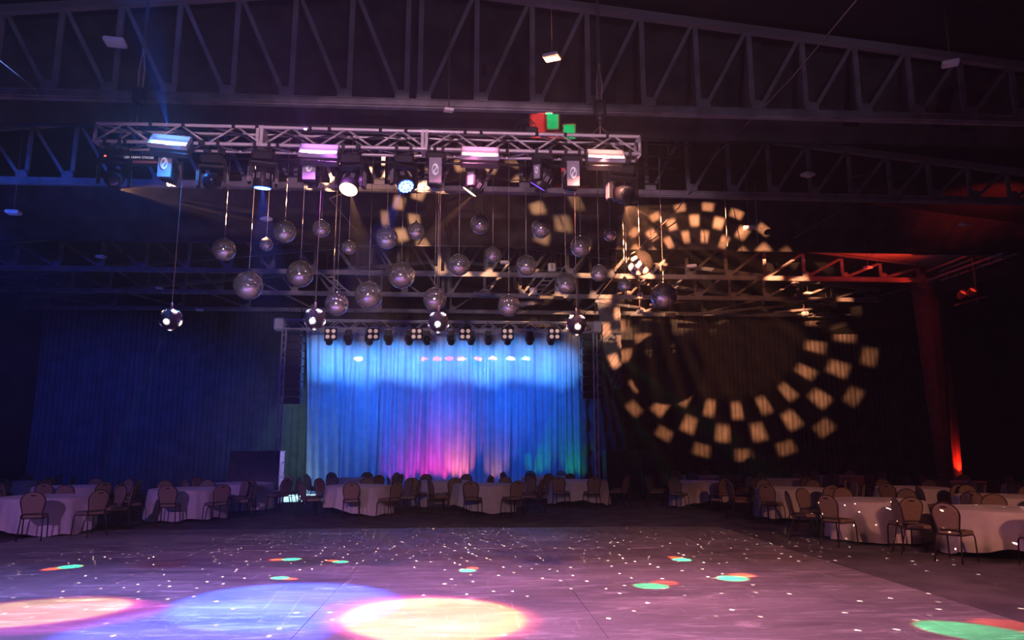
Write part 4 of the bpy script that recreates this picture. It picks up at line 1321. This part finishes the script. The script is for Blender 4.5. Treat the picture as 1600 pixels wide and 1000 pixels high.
for (px, py, lb) in ((1503, 460, 'round red-lit lamp on the aisle shelf, the lower one'), (1518, 456, 'round red-lit lamp on the aisle shelf, the upper one')):
    p = P(px, py, 21.6)
    r_ = thing('par_can', lb, 'lamp', p)
    M4 = Matrix.Rotation(R(60), 4, 'X')
    MB().lathe([(0, -.16), (.08, -.15), (.11, -.05), (.12, .12), (.11, .12), (.1, .05)], 14, M4).build('can', M_RED, r_)
    MB().lathe([(.1, .06), (0, .07)], 14, M4).build('lens', mat('red gel', (.6, .05, .03), .3, emit=(1, .05, .02), estr=.5), r_)
    MB().box((0, 0, -.15), (.04, .04, .1)).build('stand', M_BLACKMET, r_)

# ------------------------------------------------------------------ tables and chairs
TH = 0.745
def cloth_mesh(seed, lift):
    rnd = random.Random(seed)
    n = 96
    vs, fs = [], []
    ra = .9
    folds = [(rnd.randint(7, 11), rnd.uniform(0, 6), .55), (rnd.randint(12, 17), rnd.uniform(0, 6), .45), (rnd.randint(19, 27), rnd.uniform(0, 6), .25)]
    la = rnd.uniform(0, 6)
    prof = [(0, 0), (.5, 0), (.86, 0), (.895, -.006), (.908, -.02), (.915, -.06)] + [(.918 + .006 * k, -.06 - (TH - .085) / 8 * k) for k in range(1, 9)]
    for r_, (rad, z) in enumerate(prof):
        dr = max(0.0, -z - .03) / (TH - .03)
        for i in range(n):
            a = 2 * PI * i / n
            w = sum(am * math.sin(k * a + p + .5 * dr * math.sin(p + a)) for k, p, am in folds)
            rr = rad - .03 + .085 * dr ** .7 * (w * .85 + .2)
            zz = z
            if lift:
                zz = z + dr * lift * (.5 + .5 * math.sin(2 * a + la)) ** 1.5 * .7 + dr * .02 * math.sin(9 * a + 1)
            vs.append((rr * math.cos(a), rr * math.sin(a), TH + .012 + max(zz, -TH + .006)))
    for r_ in range(len(prof) - 1):
        for i in range(n):
            fs.append((r_ * n + i, r_ * n + (i + 1) % n, (r_ + 1) * n + (i + 1) % n, (r_ + 1) * n + i))
    m = MB().add(vs, fs, 0, True)
    return m.mesh('tablecloth', M_LINEN)
CLOTHS = [cloth_mesh(s, l) for s, l in ((1, .0), (2, .10), (3, .22), (4, .06), (5, .30))]
TABLE_TOP = MB().lathe([(.0, TH - .028), (.845, TH - .028), (.86, TH - .02), (.86, TH - .004), (.855, TH), (0, TH)], 40).mesh('tabletop', M_WOOD)
TLEG = MB().tube([(0, 0, 0), (0, 0, TH - .03)], .016, 8).mesh('leg', M_BLACKMET)

def arc_outline(w0, w1, z0, z1, n=14):
    """back outline: straight flaring sides, round top; counter-clockwise from lower left (x, z)"""
    pts = [(-w0, z0), (w0, z0)]
    zs = z1 - w1 * .95
    for i in range(n + 1):
        a = PI * i / n
        pts.append((w1 * math.cos(a), zs + w1 * .95 * math.sin(a) ** .85 if 0 < i < n else zs))
    return pts
def make_chair(loc, rz, label, group):
    t = thing('banquet_chair', label, 'chair', loc, rz, group)
    # seat faces +y, back at -y
    seat = MB()
    lay = []
    def ring(s, z):
        o = []
        for (x, y) in ((-.20, -.19), (.20, -.19), (.215, -.15), (.225, .12), (.20, .19), (.13, .215), (-.13, .215), (-.20, .19), (-.225, .12), (-.215, -.15)):
            o.append((x * s, y * s, z))
        return o
    vs = ring(.93, .415) + ring(1.0, .43) + ring(1.0, .455) + ring(.93, .475) + ring(.6, .485)
    n = 10
    fs = [tuple(reversed(range(n)))]
    for l in range(4):
        for i in range(n): fs.append((l * n + i, l * n + (i + 1) % n, (l + 1) * n + (i + 1) % n, (l + 1) * n + i))
    fs.append(tuple(range(4 * n, 5 * n)))
    seat.add(vs, fs, 0, False).build('seat', M_FABRIC, t)
    # backrest, leaning back
    def lean(x, z, y):
        return (x, -.205 - (z - .45) * .20 + y, z)
    out = arc_outline(.155, .195, .50, .895)
    inn = arc_outline(.14, .175, .515, .872)
    k = len(out)
    vs = [lean(x, z, -.012) for x, z in out] + [lean(x, z, -.024) for x, z in inn] + [lean(x, z, .014) for x, z in out] + [lean(x, z, .034) for x, z in inn]
    fs = [tuple(range(k, 2 * k)), tuple(reversed(range(3 * k, 4 * k)))]
    for i in range(k):
        j = (i + 1) % k
        fs += [(i, j, k + j, k + i), (2 * k + j, 2 * k + i, 3 * k + i, 3 * k + j), (j, i, 2 * k + i, 2 * k + j)]
    MB().add(vs, fs).build('backrest', M_FABRIC, t)
    hole = [( .055 * math.cos(a), .842 + .016 * math.sin(a)) for a in [2 * PI * i / 12 for i in range(12)]]
    MB().add([lean(x, z, -.0265) for x, z in hole] + [lean(x, z, -.02) for x, z in hole], [tuple(range(12))] + [(i, (i + 1) % 12, 12 + (i + 1) % 12, 12 + i) for i in range(12)]).build('hand_grip', M_FRAME, t)
    fr = [lean(x * 1.05, z + .004, 0) for x, z in out[1:]] + [lean(out[0][0] * 1.05, out[0][1], 0)]
    MB().tube([(.175, -.205, .44)] + fr + [(-.175, -.205, .44)], .0135, 6).build('back_frame', M_FRAME, t)
    for sg in (-1, 1):
        MB().tube([(sg * .175, -.205, .45), (sg * .18, -.23, .38), (sg * .20, -.31, .0)], .0125, 6).build('leg', M_FRAME, t)
        MB().tube([(sg * .195, .12, .42), (sg * .20, .185, .40), (sg * .205, .205, .36), (sg * .21, .235, .0)], .0125, 6).build('leg', M_FRAME, t)
    MB().tube([(-.18, -.18, .41), (.18, -.18, .41), (.2, .17, .41), (-.2, .17, .41)], .011, 5, closed=True).build('seat_frame', M_FRAME, t)
    return t

TABLES = [  # centre px, depth, first chair angle (0 = towards camera, + = right), description, cloth, chairs kept
    (76, 16.4, -12, 'the front table at the far left edge', 2),
    (110, 20.6, -20, 'the second table in at the left edge', 0),
    (14, 23.4, -10, 'the rear table at the left edge', 1),
    (293, 19.3, -20, 'the table left of the road cases', 3),
    (377, 22.2, 0, 'the table close to the road cases', 0),
    (561, 20.6, -8, 'the front table before the curtain left', 4),
    (553, 25.4, -20, 'the rear table under the curtain left', 1),
    (690, 23.3, -25, 'the table before the pink curtain folds', 0),
    (757, 21.1, -17, 'the front table before the curtain middle', 4),
    (853, 26.6, -20, 'the rear table before the green folds', 1),
    (905, 23.6, -26, 'the front table before the green folds', 2),
    (1093, 22.6, -24, 'the front table below the dotted ring', 4),
    (1097, 27.2, -10, 'the rear table below the dotted ring', 0),
    (1238, 18.6, -18, 'the table right of the dotted ring', 3),
    (1222, 24.0, -20, 'the table just behind the ring table', 1),
    (1318, 26.8, -12, 'the far table in the dark right middle', 0),
    (1366, 14.35, -25, 'the big front table at right', 0),
    (1425, 18.8, -15, 'the table behind the right front pair', 1),
    (1562, 15.4, -22, 'the table behind the rightmost front table', 3),
    (1500, 22.0, -10, 'the far table under the glowing red pole', 0),
    (1558, 12.2, -25, 'the rightmost front table', 2),
    (1625, 19.5, -20, 'the table cut by the right edge', 0),
]
POSN = {0: 'near side', 1: 'near right', 2: 'right', 3: 'far right', 4: 'far side', -4: 'far side', -3: 'far left', -2: 'left', -1: 'near left'}
proto = None
rnd = random.Random(11)
CENTRES = [(P(t[0], 760, t[1]).x, t[1]) for t in TABLES]
TAKEN = [(P(440, 600, SY).x, SY), (P(931, 600, SY).x, SY), (P(380, 740, 23.7).x, 23.7), (P(420, 740, 23.7).x, 23.7)]
for ti, (px, dep, a0, desc, ci) in enumerate(TABLES):
    c = P(px, 760, dep)
    tb = thing('banquet_table', 'round folding banquet table under the cloth of ' + desc, 'table', (c.x, dep, 0), rnd.uniform(0, 6), 'round banquet tables')
    link('tabletop', TABLE_TOP, tb)
    for k in range(4):
        a = PI / 4 + k * PI / 2
        link('leg', TLEG, tb, (.55 * math.cos(a), .55 * math.sin(a), 0))
    cl = link('tablecloth', CLOTHS[ci], None, (c.x, dep, 0), (0, 0, rnd.uniform(0, 6)))
    tag(cl, 'pale linen cloth draped to the floor over ' + desc, 'tablecloth', 'pale round tablecloths')
    view = math.atan2(c.x, dep)
    for k in range(8):
        a = a0 + 45 * k
        a = (a + 180) % 360 - 180
        idx = int(round(a / 45))
        base, turn = a + rnd.uniform(-5, 5), rnd.uniform(-9, 9)
        spot_ = None
        for rr in (1.34 + rnd.uniform(-.02, .07), 1.31):
            for da in (0, -6, 6, -11, 11, -16, 16):
                aj = R(base + da) - view
                x, y = c.x + rr * math.sin(aj), dep - rr * math.cos(aj)
                if all((x - u) ** 2 + (y - v) ** 2 > .60 ** 2 for u, v in TAKEN) and all(j == ti or (x - u) ** 2 + (y - v) ** 2 > 1.24 ** 2 for j, (u, v) in enumerate(CENTRES)):
                    spot_ = (x, y, aj); break
            if spot_: break
        if spot_ is None: continue
        x, y, aj = spot_
        TAKEN.append((x, y))
        rz = aj + R(turn)
        lb = 'taupe banquet chair on the %s of %s' % (POSN[idx], desc)
        z = .0205 if (DX0 - .1 < x < DX1 + .3 and y < DY1 + .3) else .0
        if proto is None:
            proto = make_chair((x, y, z), rz, lb, 'banquet chairs round the tables')
        else:
            o = copy_tree(proto)
            o.location = (x, y, z); o.rotation_euler = (0, 0, rz); o['label'] = lb
